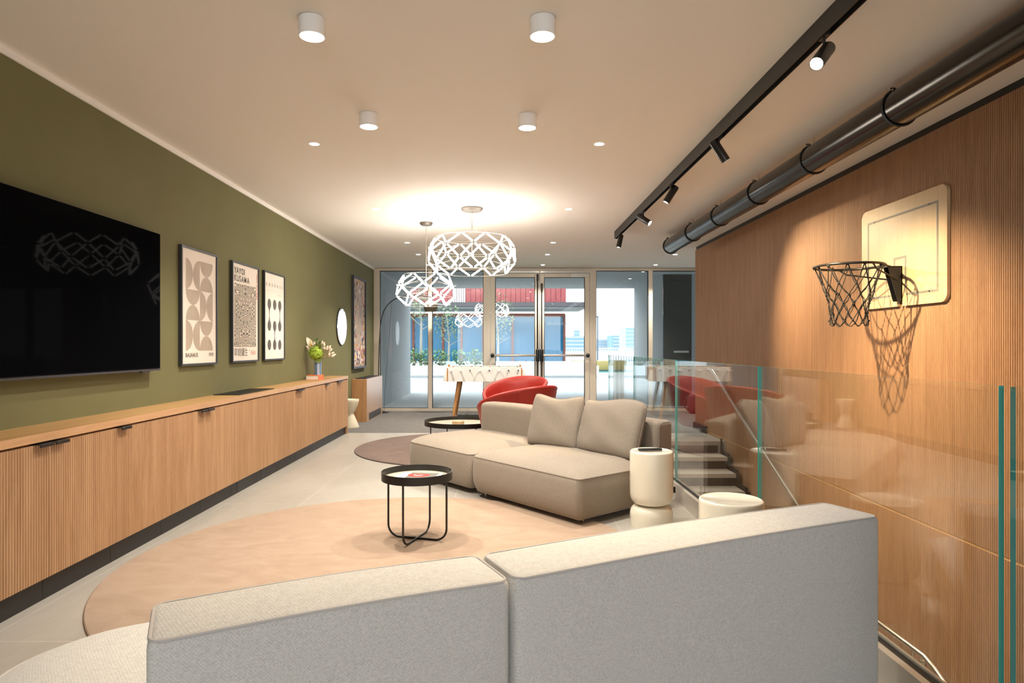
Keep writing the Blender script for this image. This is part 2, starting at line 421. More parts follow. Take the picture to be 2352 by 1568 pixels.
bm = B(); x0, x1 = fx(1119), fx(1361)
box(bm, (x0, YF-.045, 0), (x0+.06, YF+.04, ZC-.01)); box(bm, (x1-.06, YF-.045, 0), (x1, YF+.04, ZC-.01)); box(bm, (x0+.06, YF-.045, ZC-.10), (x1-.06, YF+.04, ZC-.01))
struct('trim_4', bm, 'alu')
def door(name, xa, xb, hinge_left):
    w = xb-xa; r = sroot(name, (xa, YF-.02, 0)); zt = ZC-.105; st = .09; so = .095
    sl, sr = (so, st) if hinge_left else (st, so)
    bm = B()
    for p, q in (((.004, -.03, .01), (sl, .03, zt)), ((w-sr, -.03, .01), (w-.004, .03, zt)), ((sl, -.03, .01), (w-sr, .03, .105)), ((sl, -.03, zt-.075), (w-sr, .03, zt))):
        rbox(bm, p, q, .004, 1)
    obj('door_leaf_frame', bm, 'alu', r)
    bm = B()
    for p, q in (((sl, -.01, .105), (sl+.01, .03, zt-.075)), ((w-sr-.01, -.01, .105), (w-sr, .03, zt-.075)), ((sl, -.01, zt-.085), (w-sr, .03, zt-.075))): box(bm, p, q)
    obj('gasket', bm, 'gasket', r)
    bm = B(); box(bm, (sl+.003, .004, .108), (w-sr-.003, .018, zt-.078)); g = obj('glass_pane', bm, 'glass_window', r)
    a, b = (.045, w-.04) if hinge_left else (.04, w-.045)
    bm = B(); rbox(bm, (a, -.105, 1.052), (b, -.07, 1.098), .012, 2); bar = obj('push_bar', bm, 'alu_cool', r)
    bm = B(); e = a if hinge_left else b
    ball(bm, (e, -.085, 1.075), .042, 12); cyl(bm, (e, -.085, 1.075), (e, -.03, 1.075), .03); obj('bar_end', bm, 'black', bar)
    lx = w-.04 if hinge_left else .04
    bm = B(); rbox(bm, (lx-.035, -.12, .95), (lx+.035, -.03, 1.20), .028, 3); obj('lock_case', bm, 'black', r)
    zr = zt-.02 if hinge_left else zt-.20
    bm = B(); cyl(bm, (lx, -.06, 1.2), (lx, -.06, zr), .012, seg=10); cyl(bm, (lx, -.06, .03), (lx, -.06, .95), .012, seg=10); rbox(bm, (lx-.02, -.085, zr-.13), (lx+.02, -.03, zr+.005), .012, 2); obj('lock_rod', bm, 'black', r)
    bm = B(); q = (.02, .37) if hinge_left else (w-.37, w-.02)
    rbox(bm, (q[0], -.085, zt-.075), (q[1], -.03, zt-.005), .006, 2); cl = obj('door_closer', bm, 'closer', r)
    bm = B(); box(bm, (.02, -.06, zt+.012), (w-.02, -.03, zt+.04)); obj('closer_rail', bm, 'alu_cool', cl)
    return r, w
door('door_1', fx(1119)+.06, fx(1239), True)
d2, w2 = door('door_2', fx(1239), fx(1361)-.06, False)
bm = B()
text_bm('CLUBHOUSE', .075, Matrix.Translation((.617, .021, 1.66)) @ Matrix.Rotation(PI, 4, 'Z') @ Matrix.Rotation(PI/2, 4, 'X'), bm, spacing=1.15, bold=.001)
obj('lettering', bm, mat('grey vinyl lettering', (.28, .36, .42), .6), d2)

# ------------------------------------------------------------------ outside
YP = 17.4
bm = B(); box(bm, (-60, YF+.05, -.2), (60, 60, -.001)); struct('floor_plaza', bm, 'plaza')
bm = B(); box(bm, (XL-.6, YF+.05, 0), (XL, YP, 2.83)); struct('wall_portico_left', bm, 'conc')
bm = B(); box(bm, (3.467, 14.0, 0), (4.3, YP, 2.83)); struct('wall_portico_right', bm, 'conc')
bm = B(); box(bm, (-6, YF+.1, 2.8), (9, YP, 3.3)); struct('ceiling_portico', bm, 'conc')
t = thing('tinted_door', 'dark tinted door panel standing open outside the glass front, right of the doorway', 'door', (3.24, 13.25, 0))
bm = B(); box(bm, (0, 0, .03), (.58, .05, 2.72)); obj('door_panel', bm, 'darkglass', t)
bm = B(); box(bm, (.2, -.07, 1.12), (.5, -.04, 1.16)); box(bm, (.22, -.05, 1.13), (.24, 0, 1.15)); box(bm, (.46, -.05, 1.13), (.48, 0, 1.15)); obj('pull_handle', bm, 'alu_cool', t)
# planter and shrubs
t = thing('planter', 'long low white concrete planter across the plaza', 'planter', (-4.5, 25.5, 0))
bm = B(); box(bm, (-7, 0, .1), (8.2, .25, .48)); box(bm, (-7, .15, 0), (8.2, .3, .1)); box(bm, (-7, 1.6, 0), (8.2, 1.85, .62)); obj('planter_wall', bm, 'planter', t)
bm = B(); box(bm, (-7, .25, .1), (8.2, 1.6, .42)); obj('soil', bm, 'bark', t)
def foliage(bm, c, rad, n, sz, mi=0, seed=0):
    rnd = random.Random(seed)
    for _ in range(n):
        while True:
            p = Vector((rnd.uniform(-1, 1), rnd.uniform(-1, 1), rnd.uniform(-1, 1)))
            if p.length < 1: break
        p = Vector((p.x*rad[0], p.y*rad[1], p.z*rad[2])) + Vector(c)
        d = Vector((rnd.uniform(-1, 1), rnd.uniform(-1, 1), rnd.uniform(-.6, 1))).normalized(); s, u = frame_of(d)
        L, W = sz*rnd.uniform(.7, 1.3), sz*.4
        quad(bm, (p, p+d*L*.5+s*W, p+d*L, p+d*L*.5-s*W), mi)
for i, (px, lab) in enumerate(((950, 'leafy shrub at the left end of the planter, by the grey wall'), (977, 'leafy shrub below the tree behind the left glass pane'), (1012, 'shrub in the planter just right of the first glass mullion'), (1056, 'shrub above the left end of the foosball table, behind the glass'), (1092, 'shrub nearest the left door post, behind the glass'))):
    Y = 26.3; t = thing('shrub', lab, 'shrub', ((px-VX)/F*Y, Y, .42), 0, 'shrubs in the white planter')
    bm = B(); foliage(bm, (0, 0, .36), (.34, .3, .34), 240, .11, 0, i); obj('foliage', bm, 'leaf', t, sharp=180)
    bm = B(); [cyl(bm, (0, 0, 0), (.12*math.cos(a), .12*math.sin(a), .42), .012, .006, 6) for a in (0, 2.1, 4.2)]; obj('stem', bm, 'bark', t)
for i, (px, Y, hh, lab) in enumerate(((966, 26.6, 3.3, 'slim pale-trunked tree behind the left glass panes'), (1143, 29, 3.0, 'thin young tree seen through the left door leaf'), (1030, 30, 2.8, 'sparse tree behind the small pendant lamp'))):
    t = thing('young_tree', lab, 'tree', ((px-VX)/F*Y, Y, .42 if i == 0 else 0))
    bm = B(); cyl(bm, (0, 0, 0), (.03, 0, hh*.55), .06, .04, 8); cyl(bm, (.03, 0, hh*.55), (-.1, .1, hh), .04, .015, 8)
    rnd = random.Random(i)
    for k in range(8):
        z = hh*(.45+.06*k); a = k*2.4; cyl(bm, (.01, 0, z), (.6*math.cos(a), .6*math.sin(a), z+.35), .018, .006, 6)
    obj('trunk', bm, 'bark', t)
    bm = B(); foliage(bm, (0, 0, hh*.85), (.75, .7, hh*.36), 420, .12, 0, 40+i); obj('foliage', bm, 'leaf2', t, sharp=180)
# opposite building
t = thing('clubhouse_building', 'red-clad building with blue glass ground floor across the plaza', 'building', (0, 34, 0))
YB = 34.0
def bx(px, Y=YB): return (px-VX)/F*Y
def bz(py, Y=YB): return H+(VY-py)/F*Y
bm = B()
for a, b in ((-14, bx(1040)), (bx(1070), bx(1300))):
    n = int((b-a)/.26)
    for k in range(n):
        box(bm, (a+(b-a)*k/n, 0, bz(694)), (a+(b-a)*(k+1)/n-.02, .1, 8))
box(bm, (-14, .06, bz(694)), (bx(1300), .2, 8)); obj('red_cladding', bm, 'redclad', t)
bm = B(); a, b = bx(1040), bx(1070)
for k in range(6): box(bm, (a+(b-a)*k/6, -.02, bz(694)), (a+(b-a)*(k+1)/6-.03, .05, 8))
obj('white_panel', bm, 'whiteclad', t)
bm = B(); box(bm, (-14, -.15, bz(704)), (bx(1345), .3, bz(694))); obj('fascia', bm, 'darkclad', t)
bm = B(); box(bm, (-14, 0, bz(708)), (bx(1345), 3.4, bz(704)-.01)); obj('canopy', bm, mat('grey canopy soffit', (.25, .25, .24), .7), t)
bm = B(); box(bm, (-14, 2.9, 0), (bx(1297, 37), 3.1, bz(722, 37))); obj('facade_glass', bm, 'bglass', t)
bm = B()
for px in (950, 1018, 1060, 1110, 1177, 1245, 1296): box(bm, (bx(px, 36.9)-.06, 2.75, 0), (bx(px, 36.9)+.06, 2.95, bz(722, 37)))
box(bm, (-14, 2.78, bz(728, 37)), (bx(1297, 37), 2.92, bz(720, 37))); obj('window_frame', bm, 'rust', t)
bm = B()
for k in range(24): box(bm, (bx(1300)+k*.055*1.2, .2, bz(694)), (bx(1300)+k*.055*1.2+.02, .23, bz(650)))
box(bm, (bx(1300), .19, bz(662)), (bx(1345), .24, bz(660))); obj('balcony_rail', bm, 'darkclad', t)
t2 = thing('railing', 'white bar railing along the far edge of the plaza, right of the doors', 'railing', (6, 40, 0))
bm = B()
for k in range(90): box(bm, (-9.4+k*.16, 0, .1), (-9.4+k*.16+.05, .04, 1.1))
box(bm, (-9.4, -.02, 1.1), (5, .06, 1.16)); box(bm, (-9.4, -.02, .08), (5, .06, .14)); obj('bars', bm, 'railw', t2)
bm = B(); rbox(bm, (-1.35, -.5, .06), (1.35, .5, .52), .05, 2); o = obj('plaza_bench', bm, 'bench'); o.location = (4.75, 33, 0); tag(o, 'yellow block bench on the plaza seen through the right door', 'bench')
bm = B(); lathe(bm, [(0, .012), (2.1, .012), (2.15, 0)], 40); o = obj('play_mat', bm, 'teal'); o.location = (4.6, 33, 0); tag(o, 'teal round mat under the yellow bench outside', 'mat')
t = thing('street_lamp', 'thin grey lamp post beyond the right door', 'lamp post', (5.3, 37, 0))
bm = B(); cyl(bm, (0, 0, 0), (0, 0, 2.95), .05, .04, 8); obj('pole', bm, 'haze2', t)
bm = B(); box(bm, (-.5, -.08, 2.9), (.05, .08, 2.98)); obj('lamp_head', bm, 'haze2', t)
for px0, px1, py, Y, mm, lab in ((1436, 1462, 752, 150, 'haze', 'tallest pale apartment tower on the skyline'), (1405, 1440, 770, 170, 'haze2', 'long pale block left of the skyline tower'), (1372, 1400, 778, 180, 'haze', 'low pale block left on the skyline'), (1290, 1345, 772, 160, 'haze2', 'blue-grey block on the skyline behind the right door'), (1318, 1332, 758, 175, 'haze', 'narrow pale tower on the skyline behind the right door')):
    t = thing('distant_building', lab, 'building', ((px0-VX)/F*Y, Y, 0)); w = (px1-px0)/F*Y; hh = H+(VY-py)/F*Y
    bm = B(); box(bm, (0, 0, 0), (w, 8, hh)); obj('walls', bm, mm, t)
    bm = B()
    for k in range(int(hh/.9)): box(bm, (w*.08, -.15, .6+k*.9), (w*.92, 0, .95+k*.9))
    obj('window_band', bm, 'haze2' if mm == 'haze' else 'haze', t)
bm = B(); box(bm, (0, 0, 0), (7, 6, 9)); o = obj('red_house', bm, 'redclad'); o.location = (8.55, 30, 0); tag(o, 'red house wall glimpsed beside the timber wall end', 'building')

# ------------------------------------------------------------------ balustrade
bm = B(); box(bm, (1.395, -2.2, 0), (1.475, 9.02, .10)); box(bm, (1.395, -2.2, .10), (1.425, 9.02, .125)); box(bm, (1.478-.012, -2.2, .10), (1.478, 9.02, .125))
struct('trim_5', bm, mat('pale steel channel', (.60, .56, .49), .35, metal=.4))
bm = B(); box(bm, (1.4255, -2.2, .10), (1.4655, 9.02, .118)); struct('trim_6', bm, 'gasket')
ys = [9.0, 7.24, 5.46, 3.674, 1.877, .0, -1.85]
labs = ['farthest glass balustrade panel, ending near the entrance', 'glass balustrade panel above the stair top, behind the far sofa', 'glass balustrade panel beside the side table with the remote', 'wide glass balustrade panel in front of the basketball hoop', 'glass balustrade panel cut by the right edge of the picture', '']
for i in range(5):
    y1, y0 = ys[i]-.006, ys[i+1]+.012
    if i == 4: y1 = 1.845
    bm = B(); box(bm, (-.008, 0, 0), (.008, y1-y0, 1.03), {'-y': 1, '+y': 1, '+z': 1, '-z': 1})
    o = obj('glass_panel', bm, ['glass_clear', 'glass_edge']); o.location = (1.446, y0, .105)
    tag(o, labs[i], 'glass panel', 'glass balustrade panels')

# ------------------------------------------------------------------ stairs and handrail
t = thing('staircase', 'open stone staircase with black stringer descending behind the glass', 'stairs', (1.5, 8.53, 0))
for k in range(12):
    z = -.152*(k+1)+.0; y = -.30*k
    bm = B(); rbox(bm, (.0, y-.33, z-.05), (1.32, y+.02, z), .004, 1, 0)
    obj('tread', bm, 'tread', t)
    bm = B(); box(bm, (.02, y-.005, z), (1.30, y+.015, z+.10)); obj('riser', bm, 'blackmetal', t)
bm = B()
pts = [(0, .04)]
for k in range(12): pts += [(-.30*k, .04-.152*k), (-.30*k-.02, .04-.152*(k+1))]
pts += [(-3.6, -1.80), (-3.6, -2.1), (0, -.30)]
A = [bm.verts.new((1.335, p[0], p[1])) for p in pts]; C = [bm.verts.new((1.36, p[0], p[1])) for p in pts]
bm.faces.new(A); bm.faces.new(C[::-1])
for i in range(len(pts)):
    j = (i+1) % len(pts); bm.faces.new((A[i], C[i], C[j], A[j]))
obj('stringer', bm, 'black', t)
bm = B(); box(bm, (0, -6.8, -1.93), (1.38, -3.62, -1.83)); obj('landing', bm, 'tread', t)
t = thing('handrail', 'stainless steel handrail on the timber wall going down the stairs', 'handrail', (XR-.085, 0, 0))
bm = B()
rail = [(0, 9.0, .935), (0, 8.87, .93), (0, 8.80, .91), (0, 5.12, -.81), (0, 5.02, -.838), (0, 4.36, -.838), (0, 4.26, -.87), (0, 1.0, -2.4)]
tube(bm, rail, .021, 12); obj('tube_rail', bm, 'inox', t)
for y, z in ((8.4, .70), (7.3, .19), (6.2, -.33), (5.3, -.75), (4.5, -.86)):
    bm = B(); tube(bm, [(0, y, z), (0, y, z-.06), (.03, y, z-.075), (.078, y, z-.075)], .007, 8); cyl(bm, (.07, y, z-.075), (.08, y, z-.075), .028, seg=12); obj('bracket', bm, 'inox', t)

# ------------------------------------------------------------------ cabinets on the left
CF = -2.246
def kick_z(): return .115
def cab(name, label, y0, y1, splits, handles, vent=False, end=False):
    t = thing(name, label, 'cabinet', (XL, y0, 0), 0, 'sideboard units along the green wall'); L = y1-y0
    fx_ = CF-XL
    bm = B(); box(bm, (.004, .001, .11), (fx_-.022, L-.001, .782)); obj('carcass', bm, 'oak_side', t)
    edges = [0]+splits+[L]
    for a, b in zip(edges, edges[1:]):
        bm = B(); flutes(bm, a+.0015, b-.0015, .115, .776, lambda q, e, z: (fx_-.006+e, q, z))
        nm = 'access_panel' if vent else 'door'
        d = obj(nm, bm, 'oak_flute', t)
        for hy, h0 in handles:
            if a-.01 <= hy <= b+.01 and ((h0 > 0 and abs(hy-a) < .05) or (h0 < 0 and abs(hy-b) < .05)):
                s = (hy+.006, hy+.104) if h0 > 0 else (hy-.104, hy-.006)
                bm = B(); box(bm, (fx_-.02, s[0], .7765), (fx_+.032, s[1], .780)); rbox(bm, (fx_+.028, s[0], .764), (fx_+.034, s[1], .780), .001, 1)
                obj('handle', bm, 'blackmetal', d)
    for a, b in zip(edges, edges[1:]):
        bm = B(); box(bm, (fx_-.10, a+.0015, .0), (fx_-.032, b-.0015, .113))
        if vent:
            box(bm, (fx_-.0315, a+.12, .012), (fx_-.030, b-.12, .10), 1)
        obj('plinth', bm, ['kick', 'grille'], t)
    if end:
        bm = B(); box(bm, (.004, L, 0), (fx_, L+.02, .786)); obj('end_panel', bm, 'oak_edge', t)
    return t
cab('sideboard_unit', 'two-door fluted oak cabinet unit nearest the camera, under the television', 2.645, 3.75, [.5525], [(.5525, -1), (.5525, 1)])
cab('sideboard_unit', 'single-door fluted oak cabinet unit under the right end of the television', 3.75, 4.30, [], [(0, 1)])
cab('sideboard_unit', 'two-door fluted oak cabinet unit under the first geometric poster', 4.30, 5.40, [.55], [(.55, -1), (.55, 1)])
cab('sideboard_unit', 'handleless fluted oak unit below the black top vent with plinth grille', 5.40, 6.52, [.55], [], vent=True)
cab('sideboard_unit', 'two-door fluted oak cabinet unit right of the vented unit', 6.52, 7.64, [.56], [(.56, -1), (.56, 1)])
cab('sideboard_unit', 'single-door fluted oak cabinet unit just below the flower vase', 7.64, 8.20, [], [(.56, -1)])
cab('sideboard_unit', 'farthest two-door fluted oak cabinet unit with end panel', 8.20, 9.27, [.57], [(.57, -1), (.57, 1)], end=True)
t = thing('worktop', 'long oak worktop over the fluted cabinets', 'worktop', (XL, 2.2, .788))
bm = B(); box(bm, (0, 0, 0), (.284, 7.09, .04)); obj('slab', bm, 'oak_top', t)
bm = B(); box(bm, (.284, 0, 0), (.287, 7.09, .04)); obj('lipping', bm, 'oak_edge', t)
t = thing('vent_grille', 'flat black vent grille lying on the oak worktop', 'vent', (XL+.012, 5.59, .828))
bm = B()
for a, b in (((0, 0, 0), (.012, .83, .006)), ((.222, 0, 0), (.234, .83, .006)), ((.012, 0, 0), (.222, .012, .006)), ((.012, .818, 0), (.222, .83, .006))): box(bm, a, b)
obj('rim', bm, 'black', t)
bm = B()
for k in range(16): box(bm, (.016+k*.013, .012, .0005), (.022+k*.013, .818, .005))
obj('slats', bm, 'blackmetal', t)
# fan coil casing by the glass
t = thing('heater_casing', 'oak heater casing with black grilles beside the glass front', 'cabinet', (XL, 10.70, 0))
bm = B(); box(bm, (.004, 0, 0), (.25, 1.35, .705)); obj('casing', bm, 'oak_side', t)
bm = B(); box(bm, (.25, 0.0, 0), (.252, 1.35, .709)); obj('front_panel', bm, wood('smooth oak front', (.55, .37, .25), (.46, .29, .19), .28), t)
bm = B(); box(bm, (.2521, .17, .02), (.256, 1.2, .13)); obj('lower_grille', bm, 'grille', t)
bm = B(); box(bm, (.03, .12, .7051), (.22, 1.25, .715)); [box(bm, (.04+k*.02, .13, .715), (.05+k*.02, 1.24, .718)) for k in range(9)]; obj('top_grille', bm, 'black', t)

# ------------------------------------------------------------------ things on the left wall
t = thing('television', 'large black flat-screen television on the green wall', 'television', (XL, 2.9, 1.08))
bm = B(); box(bm, (.0, .5, .3), (.04, 1.2, .7)); obj('wall_mount', bm, 'black', t)
bm = B(); rbox(bm, (.04, 0, .012), (.072, 1.72, .97), .003, 1); obj('housing', bm, 'bezel', t)
bm = B(); box(bm, (.0721, .004, .016), (.0745, 1.716, .966)); obj('screen', bm, 'screen', t)
bm = B(); box(bm, (.05, 0, 0), (.076, 1.72, .012)); box(bm, (.045, 1.5, -.008), (.07, 1.6, 0)); obj('bottom_bar', bm, 'bezel', t)
def poster_frame(label, y0, z0, w, h, name='framed_poster', th=.03, fw=.016, group='framed prints on the green wall'):
    t = thing(name, label, 'picture', (XL, y0, z0), 0, group)
    bm = B()
    for a, b in (((0, 0, 0), (th, fw, h)), ((0, w-fw, 0), (th, w, h)), ((0, fw, 0), (th, w-fw, fw)), ((0, fw, h-fw), (th, w-fw, h))): box(bm, a, b)
    obj('frame', bm, 'frame_dark', t); return t
PX = .02
def PT(bm, pts, mi, lay=1):       # flat print: pts are (a along wall, z)
    x = PX+.0004*lay
    f = bm.faces.new([bm.verts.new((x, a, z)) for a, z in pts]); f.material_index = mi
def strip(bm, pts, w, mi, lay):
    for (p, q) in zip(pts, pts[1:]):
        d = Vector((q[0]-p[0], q[1]-p[1])); 
        if d.length < 1e-6: continue
        n = Vector((-d.y, d.x)).normalized()*w/2
        PT(bm, ((p[0]-n.x, p[1]-n.y), (q[0]-n.x, q[1]-n.y), (q[0]+n.x, q[1]+n.y), (p[0]+n.x, p[1]+n.y)), mi, lay)
def wtext(bm, s, size, a, z, mi, **k):   # text on the wall plane reading along +Y
    mx = Matrix.Translation((PX+.0012, a, z)) @ Matrix.Rotation(PI/2, 4, 'Z') @ Matrix.Rotation(PI/2, 4, 'X')
    if k.pop('up', False): mx = Matrix.Translation((PX+.0012, a, z)) @ Matrix.Rotation(PI/2, 4, 'Z') @ Matrix.Rotation(PI/2, 4, 'X') @ Matrix.Rotation(-PI/2, 4, 'Z')
    text_bm(s, size, mx, bm, mi, **k)
PWD, PHT = .628, .943
# first poster: half discs with fine concentric lines
t = poster_frame('black framed poster of half circles in fine lines, nearest the television', 5.017, 1.096, PWD, PHT)
bm = B(); PT(bm, ((.016, .016), (PWD-.016, .016), (PWD-.016, PHT-.016), (.016, PHT-.016)), 0, 0)
bw, bh = .235, .245; ox, oz = .08, .118
def half(bm, ca, cz, ra, rz, ang):
    n = 24; pts = [(ca+ra*math.cos(ang-PI/2+PI*i/n), cz+rz*math.sin(ang-PI/2+PI*i/n)) for i in range(n+1)]
    PT(bm, pts, 1, 1)
    for k in range(1, 13):
        s = k/12.5; ln = [(ca+ra*s*math.cos(ang-PI/2+PI*i/n), cz+rz*s*math.sin(ang-PI/2+PI*i/n)) for i in range(n+1)]
        strip(bm, ln, .0016, 2, 2)
for r in range(3):
    for c in range(2):
        a0, z0 = ox+c*bw, oz+(2-r)*bh; ca, cz = a0+bw/2, z0+bh/2
        if (r+c) % 2 == 0:
            half(bm, a0, cz, bw/2, bh/2, 0); half(bm, a0+bw, cz, bw/2, bh/2, PI)
        else:
            half(bm, ca, z0+bh, bw/2, bh/2, -PI/2); half(bm, ca, z0, bw/2, bh/2, PI/2)
wtext(bm, 'BAUHAUS', .046, .075, .068, 2, bold=.0008); wtext(bm, '1919', .046, .47, .068, 2, bold=.0008)
obj('print', bm, ['paper', 'print_beige', 'print_dark'], t, recalc=False)
# second poster
t = poster_frame('black framed poster with labyrinth pattern under bold lettering, middle of three', 5.956, 1.098, .645, PHT)
bm = B(); PT(bm, ((.016, .016), (.629, .016), (.629, PHT-.016), (.016, PHT-.016)), 0, 0)
PT(bm, ((.05, .145), (.58, .145), (.58, .742), (.05, .742)), 3, 1)
for wd, zl in (('YAYOI', .836), ('KUSAMA', .764)):
    al = .05
    for ch in wd:
        wtext(bm, ch, .080, al, zl, 2, bold=.0008 if ch == 'M' else .0026)
        al += {'Y': .052, 'A': .059, 'O': .066, 'I': .03, 'K': .057, 'U': .062, 'S': .049, 'M': .076}[ch]
wtext(bm, '草間彌生', .082, .045, .065, 2)
zq = .872
for q, (hq, gq) in enumerate([(.012, .009)]*4+[(0, .02)]+[(.008, .008)]*4+[(0, .016)]+[(.016, .008)]*3):
    if hq: PT(bm, ((.592, zq-hq), (.607, zq-hq), (.607, zq), (.592, zq)), 4, 3)
    zq -= hq+gq
for k, (a, b) in enumerate(((.40, .58), (.44, .58), (.46, .58))):
    for q in range(int((b-a)/.012)):
        PT(bm, ((a+q*.012, .108-k*.018), (a+q*.012+.009, .108-k*.018), (a+q*.012+.009, .116-k*.018), (a+q*.012, .116-k*.018)), 4 if k else 1, 1)
obj('print', bm, ['paper', 'print_beige', 'print_dark', 'labyrinth', 'print_red'], t, recalc=False)
# third poster
t = poster_frame('black framed poster of dark joined droplets, third beside the labyrinth one', 6.751, 1.10, .624, PHT)
bm = B(); PT(bm, ((.016, .016), (.608, .016), (.608, PHT-.016), (.016, PHT-.016)), 0, 0)
for q, ch in enumerate('BAUHAUS'): wtext(bm, ch, .052, .06+.081*q, .79, 2, bold=.0002)
strip(bm, [(.06, .745), (.57, .745)], .002, 1, 1)
wtext(bm, 'JULI SEPT 1923', .026, .39, .70, 1, xs=1.0)
def dot(a, z, r=.052): PT(bm, [(a+r*math.cos(2*PI*i/28), z+r*1.08*math.sin(2*PI*i/28)) for i in range(28)], 2, 2)
def neck(a, z0, z1, r=.05):
    L, Rr = [], []
    for i in range(17):
        u = i/16; w = .006+(r*.86-.006)*abs(2*u-1)**2.4; z = z0+(z1-z0)*u
        L.append((a-w, z)); Rr.append((a+w, z))
    for i in range(16): PT(bm, (L[i], Rr[i], Rr[i+1], L[i+1]), 2, 3.2)
za = [.60, .37, .165]; aa = [.155, .315, .475]
for a in aa:
    for z in za: dot(a, z)
neck(aa[0], za[1]+.02, za[0]-.02); neck(aa[2], za[1]+.02, za[0]-.02); neck(aa[1], za[2]+.02, za[1]-.02)
obj('print', bm, ['paper', 'print_beige', 'print_dark'], t, recalc=False)
# collage picture (generic stand-in)
t = poster_frame('tall dark framed collage of torn colourful paper near the glass front', 10.68, .875, .97, 1.55, 'framed_collage', .045, .03, None)
bm = B(); PT(bm, ((.03, .03), (.94, .03), (.94, 1.52), (.03, 1.52)), 0, 0)
rnd = random.Random(3)
for k in range(420):
    a = rnd.uniform(.03, .86); z = rnd.uniform(.03, 1.44); w = rnd.uniform(.02, .09); h = rnd.uniform(.015, .08)
    cc = min(abs((a-.5)/.30), 1.5)
    if ((a+w/2-.48)/.27)**2 + ((z+h/2-.92)/.52)**2 < 1 and rnd.random() < .92: continue
    PT(bm, ((a, z), (min(a+w, .94), z), (min(a+w, .94), min(z+h, 1.52)), (a, min(z+h, 1.52))), rnd.choice((1, 1, 2, 3, 4, 5, 6, 6, 7)), 1+rnd.random())
rr2 = random.Random(9)
for k in range(60):
    a = .48+rr2.gauss(0, .13); z = .92+rr2.gauss(0, .25); w = rr2.uniform(.02, .07); h = rr2.uniform(.05, .16)
    PT(bm, ((a, z), (a+w, z+.01), (a+w, z+h), (a, z+h-.01)), rr2.choice((8, 8, 9)), 3+rr2.random()*.5)
cm = [mat('collage ground', (.48, .36, .27), .6), 'paper', mat('collage red', (.50, .05, .05), .6), mat('collage yellow', (.65, .38, .05), .6), mat('collage navy', (.03, .04, .10), .6), mat('collage pink', (.60, .22, .20), .6), mat('collage brown', (.16, .10, .08), .6), mat('collage green', (.10, .20, .08), .6), mat('collage skin', (.55, .41, .32), .6), mat('collage grey', (.33, .26, .22), .6)]
obj('print', bm, cm, t, recalc=False)
# mirror
t = thing('wall_mirror', 'round frameless mirror on the green wall beside the flowers', 'mirror', (XL, 10.0, 1.555))
bm = B(); b2 = B(); lathe(b2, [(0, 0), (.285, 0), (.285, .018), (.275, .022), (0, .022)], 56); merge(bm, b2, 0, Matrix.Rotation(PI/2, 4, 'Y'))
obj('mirror_glass', bm, 'mirror', t, sharp=12)
bm = B(); b2 = B(); lathe(b2, [(.284, -.0), (.288, -.0), (.288, .016), (.284, .016), (.284, 0)], 56); merge(bm, b2, 0, Matrix.Rotation(PI/2, 4, 'Y')); obj('rim', bm, 'frame_dark', t)

# ------------------------------------------------------------------ book, vase, flowers
ZW = .829
t = thing('book', 'thick orange clothbound book lying under the striped vase', 'book', (-2.405, 8.22, ZW))
bm = B(); box(bm, (-.08, -.11, 0), (.08, .11, .004)); box(bm, (-.08, -.11, .054), (.08, .11, .058)); box(bm, (.076, -.11, .004), (.08, .11, .054)); obj('cover', bm, 'orange', t)
bm = B(); box(bm, (-.077, -.106, .0041), (.0758, .106, .0539)); obj('page_block', bm, 'pages', t)
VB = Vector((-2.375, 8.235, ZW+.0585))
bm = B(); n = 40; R = .046; cols = [0, 1, 2, 3, 2, 0, 2, 4]
for i in range(n):
    a0, a1 = 2*PI*i/n, 2*PI*(i+1)/n
    for z0, z1, r0, r1 in ((0, .19, R, R), (.19, .192, R, R-.006), (.192, .02, R-.006, R-.006)):
        f = quad(bm, ((r0*math.cos(a0), r0*math.sin(a0), z0), (r0*math.cos(a1), r0*math.sin(a1), z0), (r1*math.cos(a1), r1*math.sin(a1), z1), (r1*math.cos(a0), r1*math.sin(a0), z1)), cols[i % 8])
lathe(bm, [(0, .001), (R, .001)], n); lathe(bm, [(0, .02), (R-.006, .02)], n)
bmesh.ops.remove_doubles(bm, verts=bm.verts, dist=1e-5)
o = obj('vase', bm, ['vase_blue', 'vase_white', 'vase_navy', 'vase_sky', 'vase_lilac']); o.location = VB
tag(o, 'slim cylindrical vase with vertical blue and white stripes', 'vase')
VT = VB + Vector((0, 0, .19))
t = thing('hydrangea', 'lime green hydrangea bloom with leaf in the striped vase', 'flower', VT)
bm = B(); rnd = random.Random(5)
for k in range(170):
    d = Vector((rnd.gauss(0, 1), rnd.gauss(0, 1), rnd.gauss(0, 1))).normalized(); c = Vector((-.015, -.035, .085))+d*Vector((.088, .08, .082)).length*.58
    s, u = frame_of(d); a = rnd.uniform(0, PI); s2 = s*math.cos(a)+u*math.sin(a); u2 = d.cross(s2); r = .013
    for q in (s2, u2, -s2, -u2):
        w = d.cross(q).normalized()
        quad(bm, (c, c+q*r*.6+w*r*.5+d*.003, c+q*r*1.15+d*.006, c+q*r*.6-w*r*.5+d*.003))
ball(bm, (-.015, -.035, .085), .072, 14); obj('bloom', bm, 'green_flower', t, sharp=180)
